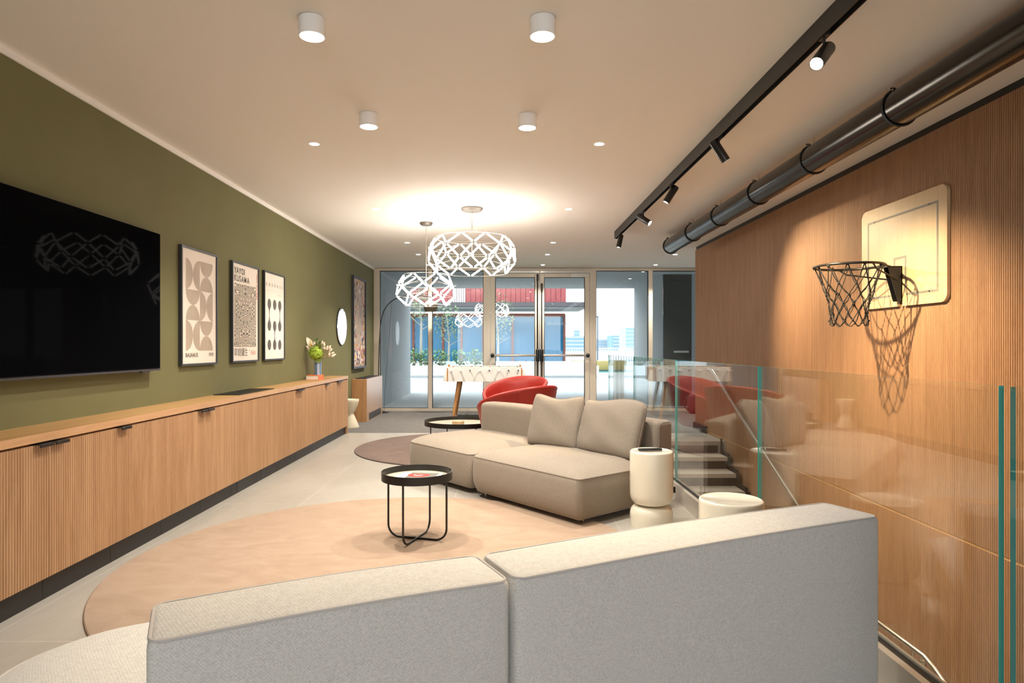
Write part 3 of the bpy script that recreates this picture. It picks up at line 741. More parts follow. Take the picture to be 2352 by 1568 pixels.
def leaf(bm, base, tip, w, nrm, mi=0, n=6, cup=.15):
    base, tip, nrm = Vector(base), Vector(tip), Vector(nrm).normalized(); d = tip-base; s = d.cross(nrm).normalized(); pr = None
    for i in range(n+1):
        u = i/n; ww = w*math.sin(PI*min(1, u*.93+.07))**.8 if 0 < i < n else .001
        c = base+d*u+nrm*(-cup*d.length*(2*u-1)**2*.5)
        cur = [bm.verts.new(c-s*ww+nrm*ww*.25), bm.verts.new(c), bm.verts.new(c+s*ww+nrm*ww*.25)]
        if pr:
            bm.faces.new((pr[0], pr[1], cur[1], cur[0])); bm.faces.new((pr[1], pr[2], cur[2], cur[1]))
        pr = cur
bm = B(); leaf(bm, (.02, -.02, .03), (.015, -.065, -.035), .05, (0.1, -1, .4)); leaf(bm, (.03, 0, .05), (.085, -.02, .06), .03, (0, -1, .5)); leaf(bm, (.0, 0, .13), (.03, .0, .2), .04, (0, -1, .2)); obj('leaf', bm, 'green_leaf', t)
bm = B(); cyl(bm, (0, 0, -.15), (-.012, -.03, .06), .004, seg=8); obj('stem', bm, 'green_leaf', t)
t = thing('anthurium', 'white anthurium with yellow spadix at the left of the bouquet', 'flower', VT)
bm = B(); leaf(bm, (-.075, .01, .15), (-.135, -.005, .29), .038, (.6, -.8, .1)); obj('spathe', bm, 'spathe', t)
bm = B(); cyl(bm, (-.085, -.01, .17), (-.085, -.03, .25), .007, .004, 8); obj('spadix', bm, 'yellow', t)
bm = B(); tube(bm, [(-.01, 0, -.1), (-.03, 0, .05), (-.075, .01, .15)], .003, 6); obj('stem', bm, 'stem', t)
t = thing('leafy_sprig', 'dark green leafy sprig rising from the top of the bouquet', 'flower', VT)
bm = B(); [leaf(bm, (.0+.012*math.sin(k*2.2), .01, .14+.022*k), (.0+.05*math.cos(k*2.2), -.01, .165+.022*k), .012, (0, -1, .4)) for k in range(6)]; obj('leaf', bm, 'dark_leaf', t)
bm = B(); tube(bm, [(0, .005, -.1), (.005, .008, .1), (0, .01, .26)], .0025, 6); obj('stem', bm, 'stem', t)
proto = None; rnd = random.Random(12)
for k in range(30):
    if k < 7: tip = Vector((rnd.uniform(-.14, -.02), rnd.uniform(-.05, .03), rnd.uniform(.13, .24)))
    else:
        a = rnd.uniform(-.05, 1.35); R = rnd.uniform(.13, .215); tip = Vector((.03+R*math.cos(a)*.85, rnd.uniform(-.07, .05), .05+R*math.sin(a)))
    L = tip.length
    if proto is None:
        proto = thing('bunny_tail', 'cream bunny-tail grass plume in the striped vase', 'dried grass', VT, 0, 'dried bunny tails in the bouquet')
        bm = B(); b2 = B(); lathe(b2, [(0, .86), (.007, .88), (.0115, .93), (.010, .98), (.005, 1.04), (0, 1.07)], 10); merge(bm, b2); obj('plume', bm, 'straw', proto)
        bm = B(); cyl(bm, (0, 0, 0), (0, 0, .9), .0016, seg=6); obj('stem', bm, 'stem', proto); r = proto
    else: r = dup(proto, VT)
    r.rotation_euler = tip.to_track_quat('Z', 'Y').to_euler(); r.scale = (1.25, 1.25, L)

# ------------------------------------------------------------------ conical ivory stool beside the cabinets
t = thing('hourglass_stool', 'small matt ivory hourglass stool between the cabinets and heater casing', 'stool', (-2.385, 10.03, 0))
bm = B(); lathe(bm, [(0, .0), (.130, .0), (.132, .012), (.045, .215)], 40); obj('base_cone', bm, 'plastic_ivory', t)
bm = B(); lathe(bm, [(.045, .215), (.075, .255), (.105, .32), (.125, .39), (.131, .425), (.128, .432), (.118, .432), (.10, .40), (.05, .35), (0, .34)], 40); obj('bowl_seat', bm, 'plastic_ivory', t)
# glossy ivory side tables
def side_table(label, x, y):
    t = thing('side_table', label, 'side table', (x, y, 0), 0, 'glossy ivory side tables')
    bm = B(); R = .148
    lathe(bm, [(0, 0), (R*.99, 0), (R, .01), (R, .085), (R*.985, .105), (R*.93, .128), (R*.83, .144), (R*.66, .152), (0, .153)], 64); obj('base', bm, 'ceramic', t)
    bm = B()
    lathe(bm, [(0, .157), (R*.66, .157), (R*.82, .165), (R*.93, .182), (R*.985, .208), (R, .235), (R, .512), (R*.99, .521), (R*.96, .526), (R*.93, .527), (R*.88, .523), (0, .521)], 64); obj('drum', bm, 'ceramic', t)
    bm = B(); lathe(bm, [(R*.62, .150), (R*.62, .160)], 48); obj('joint', bm, 'pipe_taupe', t); return t
side_table('glossy ivory side table with a remote control on it, beside the far sofa', 1.02, 4.51)
side_table('glossy ivory side table with an empty top behind the pale sofa', 1.075, 3.08)
t = thing('remote_control', 'slim black remote control on the ivory side table', 'remote', (1.008, 4.50, .5275), .12)
bm = B(); rbox(bm, (-.083, -.019, 0), (.083, .019, .015), .005, 2); obj('body', bm, 'black', t)
bm = B(); [cyl(bm, (-.06+.016*k, .009*(j-1), .015), (-.06+.016*k, .009*(j-1), .0165), .003, seg=8) for k in range(8) for j in range(3)]; obj('buttons', bm, 'grille', t)

# ------------------------------------------------------------------ rugs
def rug(name, label, x, y, r, mm, edge):
    t = thing(name, label, 'rug', (x, y, 0))
    bm = B(); lathe(bm, [(0, .014), (r-.012, .014), (r-.004, .011)], 128); obj('pile', bm, mm, t)
    bm = B(); lathe(bm, [(r-.006, .0115), (r, .008), (r, 0), (0, 0.0005)], 128); obj('binding', bm, edge, t)
rug('round_rug', 'large round sand-coloured rug under the small tray table', -.65, 3.80, 1.525, 'rug_beige', mat('rug binding brown', (.30, .20, .13), .9))
rug('round_rug', 'round mauve-brown rug under the far round coffee table', -.5, 8.0, 1.32, 'rug_mauve', mat('rug binding dark', (.06, .045, .04), .9))

# ------------------------------------------------------------------ tray tables
def tray_table(label, x, y, R, zt, rim, rz, three=False, group=None):
    t = thing('tray_table', label, 'table', (x, y, .0145), rz, group); zt -= .0145
    bm = B(); lathe(bm, [(0, zt-rim), (R, zt-rim), (R, zt), (R-.004, zt), (R-.004, zt-rim+.008), (0, zt-rim+.008)], 72); obj('tray', bm, 'blackmetal', t)
    bm = B(); lathe(bm, [(0, zt-rim+.012), (R-.005, zt-rim+.012), (R-.005, zt-rim+.0085)], 72); obj('inlay', bm, 'stone_tray', t)
    rr = .0068; rl = R*.90; bend = .075
    for k in range(2):
        a = k*PI/2; ax = Vector((math.cos(a), math.sin(a), 0)); up = Vector((0, 0, 1))
        zb = rr + (0 if k == 0 else 0.0)
        pts = [ax*-rl+up*(zt-rim)]
        pts += arc(ax*(-rl+bend)+up*(zb+bend), bend, PI, 1.5*PI, 8, ax, up)
        pts += arc(ax*(rl-bend)+up*(zb+bend), bend, 1.5*PI, 2*PI, 8, ax, up)
        pts += [ax*rl+up*(zt-rim)]
        bm = B(); tube(bm, pts, rr, 10); obj('leg_loop', bm, 'blackmetal', t)
    return t
tray_table('small round black tray table with a magazine, on the sand rug', -.562, 4.16, .226, .4525, .052, math.radians(-17))
tray_table('wide round black coffee table behind the far sofa, on the mauve rug', -.54, 8.0, .448, .34, .055, math.radians(30))
t = thing('magazine', 'white magazine with red lips on the cover, on the tray table', 'magazine', (-.545, 4.135, .4130), math.radians(-9))
bm = B(); box(bm, (-.135, -.10, 0), (.135, .10, .012)); obj('pages', bm, 'white_card', t)
bm = B(); quad(bm, ((-.075, -.083, .0123), (.108, -.083, .0123), (.108, .099, .0123), (-.075, .099, .0123)), 0)
def blob(cx, cy, rx, ry, mi, z):
    f = bm.faces.new([bm.verts.new((cx+rx*math.cos(2*PI*i/26)*(1-.12*math.sin(2*PI*i/26)), cy+ry*math.sin(2*PI*i/26)+.012*math.cos(4*PI*i/26), z)) for i in range(26)]); f.material_index = mi
blob(-.008, .02, .072, .052, 1, .0126); blob(-.012, .022, .046, .018, 2, .0129); blob(-.012, .013, .03, .007, 3, .0131)
for k in range(5): quad(bm, ((-.12, -.06+.03*k, .0124), (-.105, -.06+.03*k, .0124), (-.105, -.045+.03*k, .0124), (-.12, -.045+.03*k, .0124)), 4)
quad(bm, ((.08, -.07, .0126), (.10, -.07, .0126), (.10, -.055, .0126), (.08, -.055, .0126)), 2)
obj('cover_print', bm, ['grey_photo', 'print_red', mat('dark lip ink', (.12, .01, .01), .5), 'pages', 'print_beige'], t, recalc=False)
t = thing('wooden_box', 'small pale wooden box on the wide coffee table', 'box', (-.57, 7.95, .2975), math.radians(-22))
bm = B(); rbox(bm, (-.06, -.05, 0), (.06, .05, .020), .002, 1); obj('box_base', bm, 'board_wood', t)
bm = B(); rbox(bm, (-.06, -.05, .0215), (.06, .05, .038), .002, 1); obj('lid', bm, 'board_wood', t)

# ------------------------------------------------------------------ sofas
def outline(w0, w1, d0, d1, radii, n=10):
    """corner radii: front-left, front-right, back-right, back-left; counter-clockwise from front-left"""
    fl, fr, br, bl = radii; P = []
    for (cx, cy, r, a) in ((w0+fl, d0+fl, fl, PI), (w1-fr, d0+fr, fr, 1.5*PI), (w1-br, d1-br, br, 0), (w0+bl, d1-bl, bl, .5*PI)):
        for i in range(n+1):
            q = a+.5*PI*i/n; P.append(Vector((cx+r*math.cos(q), cy+r*math.sin(q))))
    out = []
    for a, b in zip(P, P[1:]+P[:1]):
        out.append(a); L = (b-a).length; m = int(L/.06)
        for k in range(1, m): out.append(a+(b-a)*k/m)
    return out
def seat(bm, w0, w1, d0, d1, radii, zs, crown, z0=.04, bulge=.014, under=.05):
    P = outline(w0, w1, d0, d1, radii); n = len(P); c = Vector(((w0+w1)/2, (d0+d1)/2))
    nrm = []
    for i in range(n):
        tq = P[(i+1) % n]-P[i-1]; nrm.append(Vector((tq.y, -tq.x)).normalized())
    rings = []
    def ring(off, z, f=None):
        rings.append([bm.verts.new((P[i].x+nrm[i].x*off, P[i].y+nrm[i].y*off, z if f is None else f(i))) for i in range(n)])
    ring(-under, z0); ring(-under*.4, z0+.012); ring(-.008, z0+.04)
    for k in range(1, 6):
        u = k/6; ring(bulge*math.sin(PI*u), z0+.04+(zs-z0-.04)*u)
    ring(0, zs)
    for A, C in zip(rings, rings[1:]):
        for i in range(n): bm.faces.new((A[i], A[(i+1) % n], C[(i+1) % n], C[i]))
    bm.faces.new(rings[0][::-1])
    prev = rings[-1]
    hw, hd = (w1-w0)/2, (d1-d0)/2
    for s in (.975, .93, .86, .76, .64, .5, .34, .18):
        cur = []
        for i in range(n):
            q = c+(P[i]-c)*s; e = min(1, (1-s)/.36)
            z = zs+crown*(1-(1-e)**2.1) + .004*math.sin(q.x*9)*math.sin(q.y*7+1)*e
            cur.append(bm.verts.new((q.x, q.y, z)))
        for i in range(n): bm.faces.new((prev[i], prev[(i+1) % n], cur[(i+1) % n], cur[i]))
        prev = cur
    bm.faces.new(prev)
    return [Vector((p.x, p.y, zs)) for p in P]
def back(bm, w0, w1, d0, d1, z0, z1, r=.03, crown=.012):
    b2 = B(); box(b2, (w0, d0, z0), (w1, d1, z1))
    bmesh.ops.subdivide_edges(b2, edges=[e for e in b2.edges if abs((e.verts[0].co-e.verts[1].co).x) > .1], cuts=7)
    bmesh.ops.subdivide_edges(b2, edges=[e for e in b2.edges if abs((e.verts[0].co-e.verts[1].co).z) > .1], cuts=4, use_grid_fill=True)
    for v in b2.verts:
        uu = (v.co.x-w0)/(w1-w0); zz = (v.co.z-z0)/(z1-z0); b = math.sin(PI*uu)*math.sin(PI*min(1, zz*.9))
        if abs(v.co.y-d0) < 1e-4: v.co.y -= crown*b
        if abs(v.co.y-d1) < 1e-4: v.co.y += crown*b
        if abs(v.co.z-z1) < 1e-4: v.co.z += crown*.8*math.sin(PI*uu)
    sharp = [e for e in b2.edges if len(e.link_faces) == 2 and e.calc_face_angle(0) > 1.0]
    bmesh.ops.bevel(b2, geom=sharp, offset=r, segments=3, profile=.5, affect='EDGES')
    merge(bm, b2)
def piping_rect(bm, w0, w1, d0, d1, z, r=.045, pr=.0035, crown=0):
    P = outline(w0, w1, d0, d1, (r, r, r, r), 6)
    tube(bm, [Vector((p.x, p.y, z+crown*math.sin(PI*max(0, min(1, (p.x-w0)/(w1-w0)))))) for p in P], pr, 6, True)

# far sofa: local x from far-left to near-right along the front, local y to the back
t = thing('sofa', 'taupe modular sofa with two loose cushions, beyond the tray table', 'sofa', (.508, 4.434, 0), math.atan2(-.775, .632))
bm = B(); pp = seat(bm, -1.285, 0, 0, .86, (.13, .04, .03, .05), .335, .062); s1 = obj('seat_cushion', bm, 'fab_taupe', t, sharp=50)
bm = B(); tube(bm, pp, .0035, 6, True); obj('piping', bm, 'pipe_taupe', s1)
bm = B(); pp = seat(bm, -2.43, -1.295, 0.02, 1.04, (.26, .07, .04, .28), .335, .062); s2 = obj('seat_cushion', bm, 'fab_taupe', t, sharp=50)
bm = B(); tube(bm, pp, .0035, 6, True); obj('piping', bm, 'pipe_taupe', s2)
bm = B(); back(bm, -1.262, 0, .855, 1.054, .045, .67, .035); b1 = obj('backrest', bm, 'fab_taupe', t, sharp=50)
bm = B(); P = [(.001, .875, .05), (.002, .875, .62), (.002, .89, .648), (.002, .92, .658), (.002, 1.0, .658)]; tube(bm, P, .0035, 6); obj('piping', bm, 'pipe_taupe', b1)
bm = B(); back(bm, -2.27, -1.272, .855, 1.054, .045, .672, .05); obj('backrest', bm, 'fab_taupe', t, sharp=50)
for x, y in ((-.08, .12), (-.08, .75), (-1.2, .12), (-2.1, .2), (-2.1, .8), (-1.2, .8)):
    bm = B(); cyl(bm, (x, y, 0), (x, y, .05), .012, seg=10); obj('foot', bm, 'inox', t)
bm = B(); box(bm, (-.002, 1.054, .10), (.012, 1.068, .145)); obj('maker_tag', bm, 'black', t)
def pillow(name, label, w, h, th, base, rz, tilt, seed, group):
    t = thing(name, label, 'cushion', base, rz, group)
    n = 30; bm = B(); rnd = random.Random(seed); ph = [rnd.uniform(0, 6) for _ in range(6)]
    for sgn in (-1, 1):
        V = []
        for j in range(n+1):
            row = []
            for i in range(n+1):
                a, b = 2*i/n-1, 2*j/n-1
                px = a*w/2*(1-.018*(1-abs(b)**2.2)*abs(a)**6-.05*(abs(a*b))**7) ; pz = b*h/2*(1-.018*(1-abs(a)**2.2)*abs(b)**6-.05*(abs(a*b))**7)
                e = max(0., (1-abs(a)**3.2))*max(0., (1-abs(b)**3.2)); T = th/2*e**.45
                T *= 1+.07*math.sin(5*a+ph[0]+2*b)*math.sin(4*b+ph[1]) - .05*math.exp(-((a-.5)**2+(b-.8)**2)*8)
                sag = .02*math.sin(3*a+ph[2])*(b > .3)*abs(b)**3
                row.append(bm.verts.new((px, sgn*T, pz+h/2+sag)))
            V.append(row)
        for j in range(n):
            for i in range(n):
                q = (V[j][i], V[j][i+1], V[j+1][i+1], V[j+1][i]); bm.faces.new(q if sgn < 0 else q[::-1])
    bmesh.ops.remove_doubles(bm, verts=bm.verts, dist=.0005)
    bmesh.ops.rotate(bm, verts=bm.verts, matrix=Matrix.Rotation(tilt, 3, 'X'))
    c = obj('cover', bm, 'fab_cushion', t, sharp=70)
    edge = []
    for i in range(4*12):
        k, u = divmod(i, 12); u = 2*u/12-1
        a, b = ((u, -1), (1, u), (-u, 1), (-1, -u))[k]
        sag = .02*math.sin(3*a+ph[2])*(b > .3)*abs(b)**3
        edge.append(Matrix.Rotation(tilt, 3, 'X') @ Vector((a*w/2*(1-.018*(1-abs(b)**2.2)*abs(a)**6-.05*(abs(a*b))**7), 0, b*h/2*(1-.018*(1-abs(a)**2.2)*abs(b)**6-.05*(abs(a*b))**7)+h/2+sag)))
    bm = B(); tube(bm, edge, .0035, 6, True); obj('piping', bm, 'pipe_taupe', c)
ua, va = Vector((.632, -.775)), Vector((.775, .632)); P0 = Vector((.508, 4.434))
def suv(u, v, z): q = P0+ua*u+va*v; return (q.x, q.y, z)
SA = math.atan2(-.775, .632)
pillow('throw_cushion', 'smaller taupe cushion at the middle of the far sofa', .54, .45, .16, suv(-.985, .665, .375), SA+.18, -.28, 1, 'taupe cushions on the far sofa')
pillow('throw_cushion', 'wider taupe cushion at the side-table end of the far sofa', .70, .46, .17, suv(-.405, .70, .375), SA-.10, -.30, 2, 'taupe cushions on the far sofa')
# near sofa seen from behind: local x along its back, local y away from the camera
wa = Vector((.9017, .4325)); Q0 = Vector((-.703, 1.271))
t = thing('sofa', 'pale grey modular sofa in the foreground seen from behind', 'sofa', (Q0.x, Q0.y, 0), math.atan2(wa.y, wa.x))
bm = B(); pp = seat(bm, -.42, .795, .03, .96, (.22, .03, .05, .30), .335, .062); s1 = obj('seat_cushion', bm, 'fab_pale', t, sharp=50)
bm = B(); tube(bm, pp, .004, 6, True); obj('piping', bm, 'pipe_pale', s1)
bm = B(); pp = seat(bm, .81, 2.2, .20, .98, (.03, .03, .05, .12), .335, .062); s2 = obj('seat_cushion', bm, 'fab_pale', t, sharp=50)
bm = B(); tube(bm, pp, .004, 6, True); obj('piping', bm, 'pipe_pale', s2)
for a, b in ((0, .797), (.812, 2.21)):
    bm = B(); back(bm, a, b, 0, .222, .045, .668, .018, .010); bb = obj('backrest', bm, 'fab_pale', t, sharp=60)
    bm = B(); piping_rect(bm, a+.004, b-.004, .004, .218, .664, .03, .0042, .007); obj('piping', bm, 'pipe_pale', bb)
for x, y in ((.1, .12), (.1, .75), (.7, .12), (2.1, .12), (2.1, .8)):
    bm = B(); cyl(bm, (x, y, 0), (x, y, .05), .012, seg=10); obj('foot', bm, 'inox', t)

# ------------------------------------------------------------------ red tub chairs
def tub_chair(label, x, y, rz):
    t = thing('tub_chair', label, 'chair', (x, y, .0145), rz, 'red leather tub chairs')
    n = 72; bm = B(); rows = []
    def rim(phi): return .425+.375*((1+math.cos(phi))/2)**.62
    def rad(phi): return .455+.03*math.cos(phi)
    for i in range(n):
        phi = 2*PI*i/n; zr = rim(phi); R = rad(phi); c, s = math.cos(phi), math.sin(phi)
        prof = [(.20, .115), (.27, .13), (.335, .19)]
        for u in (.35, .6, .8, .93): prof.append((.335+(R-.335)*u**.7, .19+(zr-.19)*u))
        prof += [(R+.004, zr-.012), (R-.006, zr+.006), (R-.024, zr+.010), (R-.045, zr-.002)]
        zi = min(.40, zr-.01)
        for u in (.25, .5, .75): prof.append((R-.05-(R-.05-.37)*u, zr-.012+(zi-zr+.012)*u))
        prof += [(.35, zi+.004), (.31, zi+.018), (.18, zi+.028)]
        rows.append([bm.verts.new((r*c, r*s, z)) for r, z in prof])
    m = len(rows[0])
    for i in range(n):
        A, C = rows[i], rows[(i+1) % n]
        for k in range(m-1): bm.faces.new((A[k], C[k], C[k+1], A[k+1]))
    bm.faces.new([r[0] for r in rows][::-1]); bm.faces.new([r[-1] for r in rows])
    sh = obj('shell', bm, 'leather', t, sharp=80)
    for phi in (-.75, .75, 1.35, -1.35):
        bm = B(); R = rad(phi); zr = rim(phi)
        tube(bm, [Vector(((.335+(R-.335)*u**.7+.0015)*math.cos(phi), (.335+(R-.335)*u**.7+.0015)*math.sin(phi), .19+(zr-.19)*u)) for u in (0, .2, .35, .6, .8, .93)], .002, 5)
        obj('seam', bm, mat('red seam', (.30, .02, .015), .6) if 'red seam' not in MATS else MATS['red seam'], sh)
    bm = B(); cyl(bm, (0, 0, .02), (0, 0, .12), .03, seg=16); lathe(bm, [(0, 0), (.24, 0), (.24, .008), (.05, .022), (0, .022)], 40); obj('swivel_base', bm, 'blackmetal', t)
tub_chair('nearer red leather tub chair just behind the far sofa', .12, 7.38, math.radians(-45))
tub_chair('farther red leather tub chair, between the first and the foosball table', .13, 9.05, math.radians(57))

# ------------------------------------------------------------------ foosball table
t = thing('foosball_table', 'white foosball table with wooden legs in front of the glass', 'game table', (-.99, 11.1, 0))
W, D, z0, z1 = 1.29, .78, .645, .90
bm = B(); rbox(bm, (.02, 0, z0), (W-.02, .025, z1-.005), .003, 1); obj('side_panel', bm, 'trim_white', t); bm = B(); rbox(bm, (.02, D-.025, z0), (W-.02, D, z1-.005), .003, 1); obj('side_panel', bm, 'trim_white', t)
for q in (0, W-.02):
    bm = B(); box(bm, (q, 0, z0), (q+.02, D, z1-.02)); obj('end_panel', bm, 'leg_wood', t)
bm = B(); box(bm, (.02, .025, z0), (W-.02, D-.025, z0+.12)); obj('playfield', bm, mat('green playfield', (.07, .25, .10), .5), t)
for x in (-.045, W+.045):
    bm = B(); s = 1 if x > 0 else -1
    for a in range(1): lathe(bm, [(.0, z1-.06), (.02, z1-.06), (.06, z0+.03), (.058, z0), (0, z0)], 20, (x-s*.02, D/2-.18, 0))
    obj('goal_pocket', bm, 'trim_white', t)
for k in range(8):
    x = .07+k*(W-.14)/7; near = k in (0, 1, 3, 5)
    bm = B(); cyl(bm, (x, -.10 if near else -.05, z1-.06), (x, D+.12, z1-.06), .008, seg=8); rd = obj('rod', bm, 'inox', t)
    if near:
        bm = B(); cyl(bm, (x, -.16, z1-.06), (x, -.05, z1-.06), .019, seg=14); obj('grip', bm, 'lamp_white', rd)
    else:
        bm = B(); cyl(bm, (x, D+.05, z1-.06), (x, D+.17, z1-.06), .019, seg=14); obj('grip', bm, 'lamp_white', rd)
        bm = B(); cyl(bm, (x, -.055, z1-.06), (x, -.045, z1-.06), .012, seg=12); obj('rod_tip', bm, 'black', rd)
    bm = B(); lathe(bm, [(.008, 0), (.024, 0), (.024, .006), (.008, .006)], 16); b2 = bm; bmesh.ops.rotate(bm, verts=bm.verts, matrix=Matrix.Rotation(PI/2, 3, 'X')); bmesh.ops.translate(bm, verts=bm.verts, vec=(x, 0, z1-.06)); obj('bushing', bm, 'lamp_white', rd)
    bm = B()
    for q in range(2 if k in (1, 6) else 3): yy = .18+q*.2; box(bm, (x-.012, yy-.014, z1-.13), (x+.012, yy+.014, z1-.03)); ball(bm, (x, yy, z1-.02), .014, 8)
    obj('player_figures', bm, 'black' if k % 2 else 'print_red', rd)
for sx_, sy_ in ((0, 0), (1, 0), (0, 1), (1, 1)):
    x = .20+sx_*(W-.40); y = .14+sy_*(D-.28); dx = (-.10 if sx_ == 0 else .10); dy = (-.07 if sy_ == 0 else .07)
    bm = B(); cyl(bm, (x+dx, y+dy, 0), (x, y, z0), .022, .038, 20); obj('leg', bm, 'leg_wood', t)
for x in (.035, W-.035):
    bm = B(); box(bm, (x-.02, .03, z1-.005), (x+.02, .05, z1+.025)); [ball(bm, (x, .04, z1+.03), .012, 8)]; obj('score_counter', bm, 'leg_wood', t)

# ------------------------------------------------------------------ arc lamp and backpack near the glass
t = thing('arc_lamp', 'thin black arc floor lamp with dome shade against the glass', 'floor lamp', (-2.26, 12.2, 0))
bm = B(); lathe(bm, [(0, 0), (.075, 0), (.08, .01), (.03, .03), (0, .032)], 32); obj('base', bm, 'black', t)
bm = B(); pts = [(-.04, 0, .02), (-.10, 0, .35), (-.112, 0, .8), (-.10, 0, 1.25), (-.08, 0, 1.62), (-.055, 0, 1.78), (-.015, 0, 1.91), (.045, 0, 2.01), (.12, 0, 2.09), (.22, 0, 2.15), (.36, 0, 2.19), (.52, 0, 2.21), (.70, 0, 2.205), (.87, 0, 2.18)]
tube(bm, pts, .009, 8); obj('arm', bm, 'black', t)
bm = B(); tube(bm, [(.14, 0, 2.10), (.10, 0, 1.6), (.02, 0, .6), (-.01, 0, .04)], .003, 6); obj('cable', bm, 'black', t)
bm = B(); lathe(bm, [(.03, .09), (.08, .075), (.125, .03), (.135, -.03), (.12, -.10), (.105, -.115), (.10, -.10), (.12, -.03), (.11, .02), (.03, .075)], 32, (.87, 0, 2.02)); cyl(bm, (.87, 0, 2.08), (.87, 0, 2.18), .012, seg=8); obj('shade', bm, mat('taupe lamp shade', (.16, .13, .10), .5), t)
t = thing('backpack', 'dark maroon backpack on the carpet by the timber wall end', 'bag', (3.47, 12.1, 0))
bm = B(); rbox(bm, (-.05, -.12, .0), (.24, .12, .36), .07, 3); obj('body', bm, 'maroon', t)
bm = B(); tube(bm, [(-.05, 0, .05), (-.13, 0, .15), (-.06, 0, .34)], .012, 6); obj('strap', bm, 'black', t)

# ------------------------------------------------------------------ basketball hoop
t = thing('basketball_hoop', 'pale wooden basketball backboard with black rim and net on the timber wall', 'basketball hoop', (XR-.009, 4.731, 1.542))
hw, hh, sl = .505, .777, .03
P = []
def cor(cx, cz, r, a0): return [(cx+r*math.cos(a0+PI/2*i/6), cz+r*math.sin(a0+PI/2*i/6)) for i in range(7)]
P += [(-sl, 0), (-sl, .22), (sl, .22), (sl, 0)]
P += cor(hw-.06, .06, .06, -PI/2)+cor(hw-.06, hh-.06, .06, 0)+cor(-hw+.06, hh-.06, .06, PI/2)+cor(-hw+.06, .06, .06, PI)
bm = B(); A = [bm.verts.new((-.022, -p[0], p[1])) for p in P]; C = [bm.verts.new((0, -p[0], p[1])) for p in P]
fa = bm.faces.new(A); fc = bm.faces.new(C[::-1])
for i in range(len(P)):
    j = (i+1) % len(P); bm.faces.new((A[i], A[j], C[j], C[i]))
bm.normal_update(); bmesh.ops.triangulate(bm, faces=[fa, fc], ngon_method='EAR_CLIP'); bd = obj('backboard', bm, 'board_wood', t)
bm = B(); LW = .016
def ln(a, b, c, d): box(bm, (-.0232, a, b), (-.0222, c, d))
zt, zb, yl = .68, .075, .42
ln(-yl, zt-LW, yl, zt); ln(-yl, zb, -yl+LW, zt-LW); ln(yl-LW, zb, yl, zt-LW)
ln(-yl+LW, zb, -.075, zb+LW); ln(.075, zb, yl-LW, zb+LW); ln(-.075, zb+LW, -.075+LW, .345); ln(.075-LW, zb+LW, .075, .345); ln(-.075, .345, .075, .345+LW)
obj('target_line', bm, mat('grey painted line', (.17, .16, .145), .5), bd)
bm = B()
for yy, zz in ((-.33, zt-LW/2), (.33, zt-LW/2), (-.33, zb+LW/2), (.33, zb+LW/2)): cyl(bm, (-.0255, yy, zz), (-.022, yy, zz), .006, seg=10)
obj('screw', bm, 'black', bd)
RZ = .29; RC = -.395; RR = .232
bm = B()
A = [(-.024, RZ), (-.128, RZ), (-.055, .035), (-.024, .035)]
for yy in (-.03, .024):
    f1 = [bm.verts.new((x, yy, z)) for x, z in A]; f2 = [bm.verts.new((x, yy+.006, z)) for x, z in A]
    bm.faces.new(f1); bm.faces.new(f2[::-1])
    for i in range(4): bm.faces.new((f1[i], f1[(i+1) % 4], f2[(i+1) % 4], f2[i]))
box(bm, (-.128, -.03, RZ-.006), (-.024, .03, RZ)); box(bm, (-.030, -.03, .035), (-.024, .03, RZ)); obj('bracket', bm, 'black', t)
bm = B(); tube(bm, [(RC+RR*math.cos(2*PI*i/48), RR*math.sin(2*PI*i/48), RZ) for i in range(48)], .009, 10, True)
rim = obj('rim', bm, 'blackmetal', t)
for s in (-1, 1):
    bm = B(); tube(bm, [(RC+.05, s*RR*.98, RZ-.005), (RC+.09, s*.20, RZ-.04), (-.05, s*.022, RZ-.10)], .006, 8); tube(bm, [(RC+RR*.92, s*.09, RZ), (-.10, s*.024, RZ-.004)], .007, 8); obj('strut', bm, 'blackmetal', rim)
bm = B(); N = 12; lv = [(RR-.004, -.012), (.185, -.13), (.155, -.20), (.135, -.265), (.122, -.34), (.125, -.405)]
rnd = random.Random(4); jit = {}
def nd(k, i):
    i %= 2*N; key = (k, i)
    if key not in jit:
        a = 2*PI*i/(2*N)+rnd.uniform(-.06, .06); r, z = lv[k]; r *= rnd.uniform(.94, 1.04); zz = z+rnd.uniform(-.012, .012)
        jit[key] = Vector((RC+r*math.cos(a), r*math.sin(a), RZ+zz))
    return jit[key]
for i in range(0, 2*N, 2):
    for q in (-1, 1):
        tube(bm, [nd(0, i)+Vector((0, 0, .02)), (nd(0, i)*.45+nd(1, i+q)*.55), nd(1, i+q)], .0036, 6)
for k in range(1, 5):
    par = 1 if k % 2 else 0
    for i in range(par, 2*N, 2):
        for q in (-1, 1):
            a, b = nd(k, i), nd(k+1, i+q)
            tube(bm, [a, (a+b)/2+Vector((rnd.uniform(-.006, .006), rnd.uniform(-.006, .006), -.004)), b], .0036, 6)
        ball(bm, nd(k, i), .0085, 6)
for i in range(1, 2*N, 2):
    a, b = nd(5, i), nd(5, i+2); tube(bm, [a, (a*.6+b*.4)+Vector((0, 0, -.03)), (a*.4+b*.6)+Vector((0, 0, -.03)), b], .0036, 6); ball(bm, a, .0085, 6)
for i in range(0, 2*N, 2): ball(bm, nd(0, i)+Vector((0, 0, .012)), .011, 6)
obj('net', bm, mat('black net cord', (.012, .011, .010), .8), t)

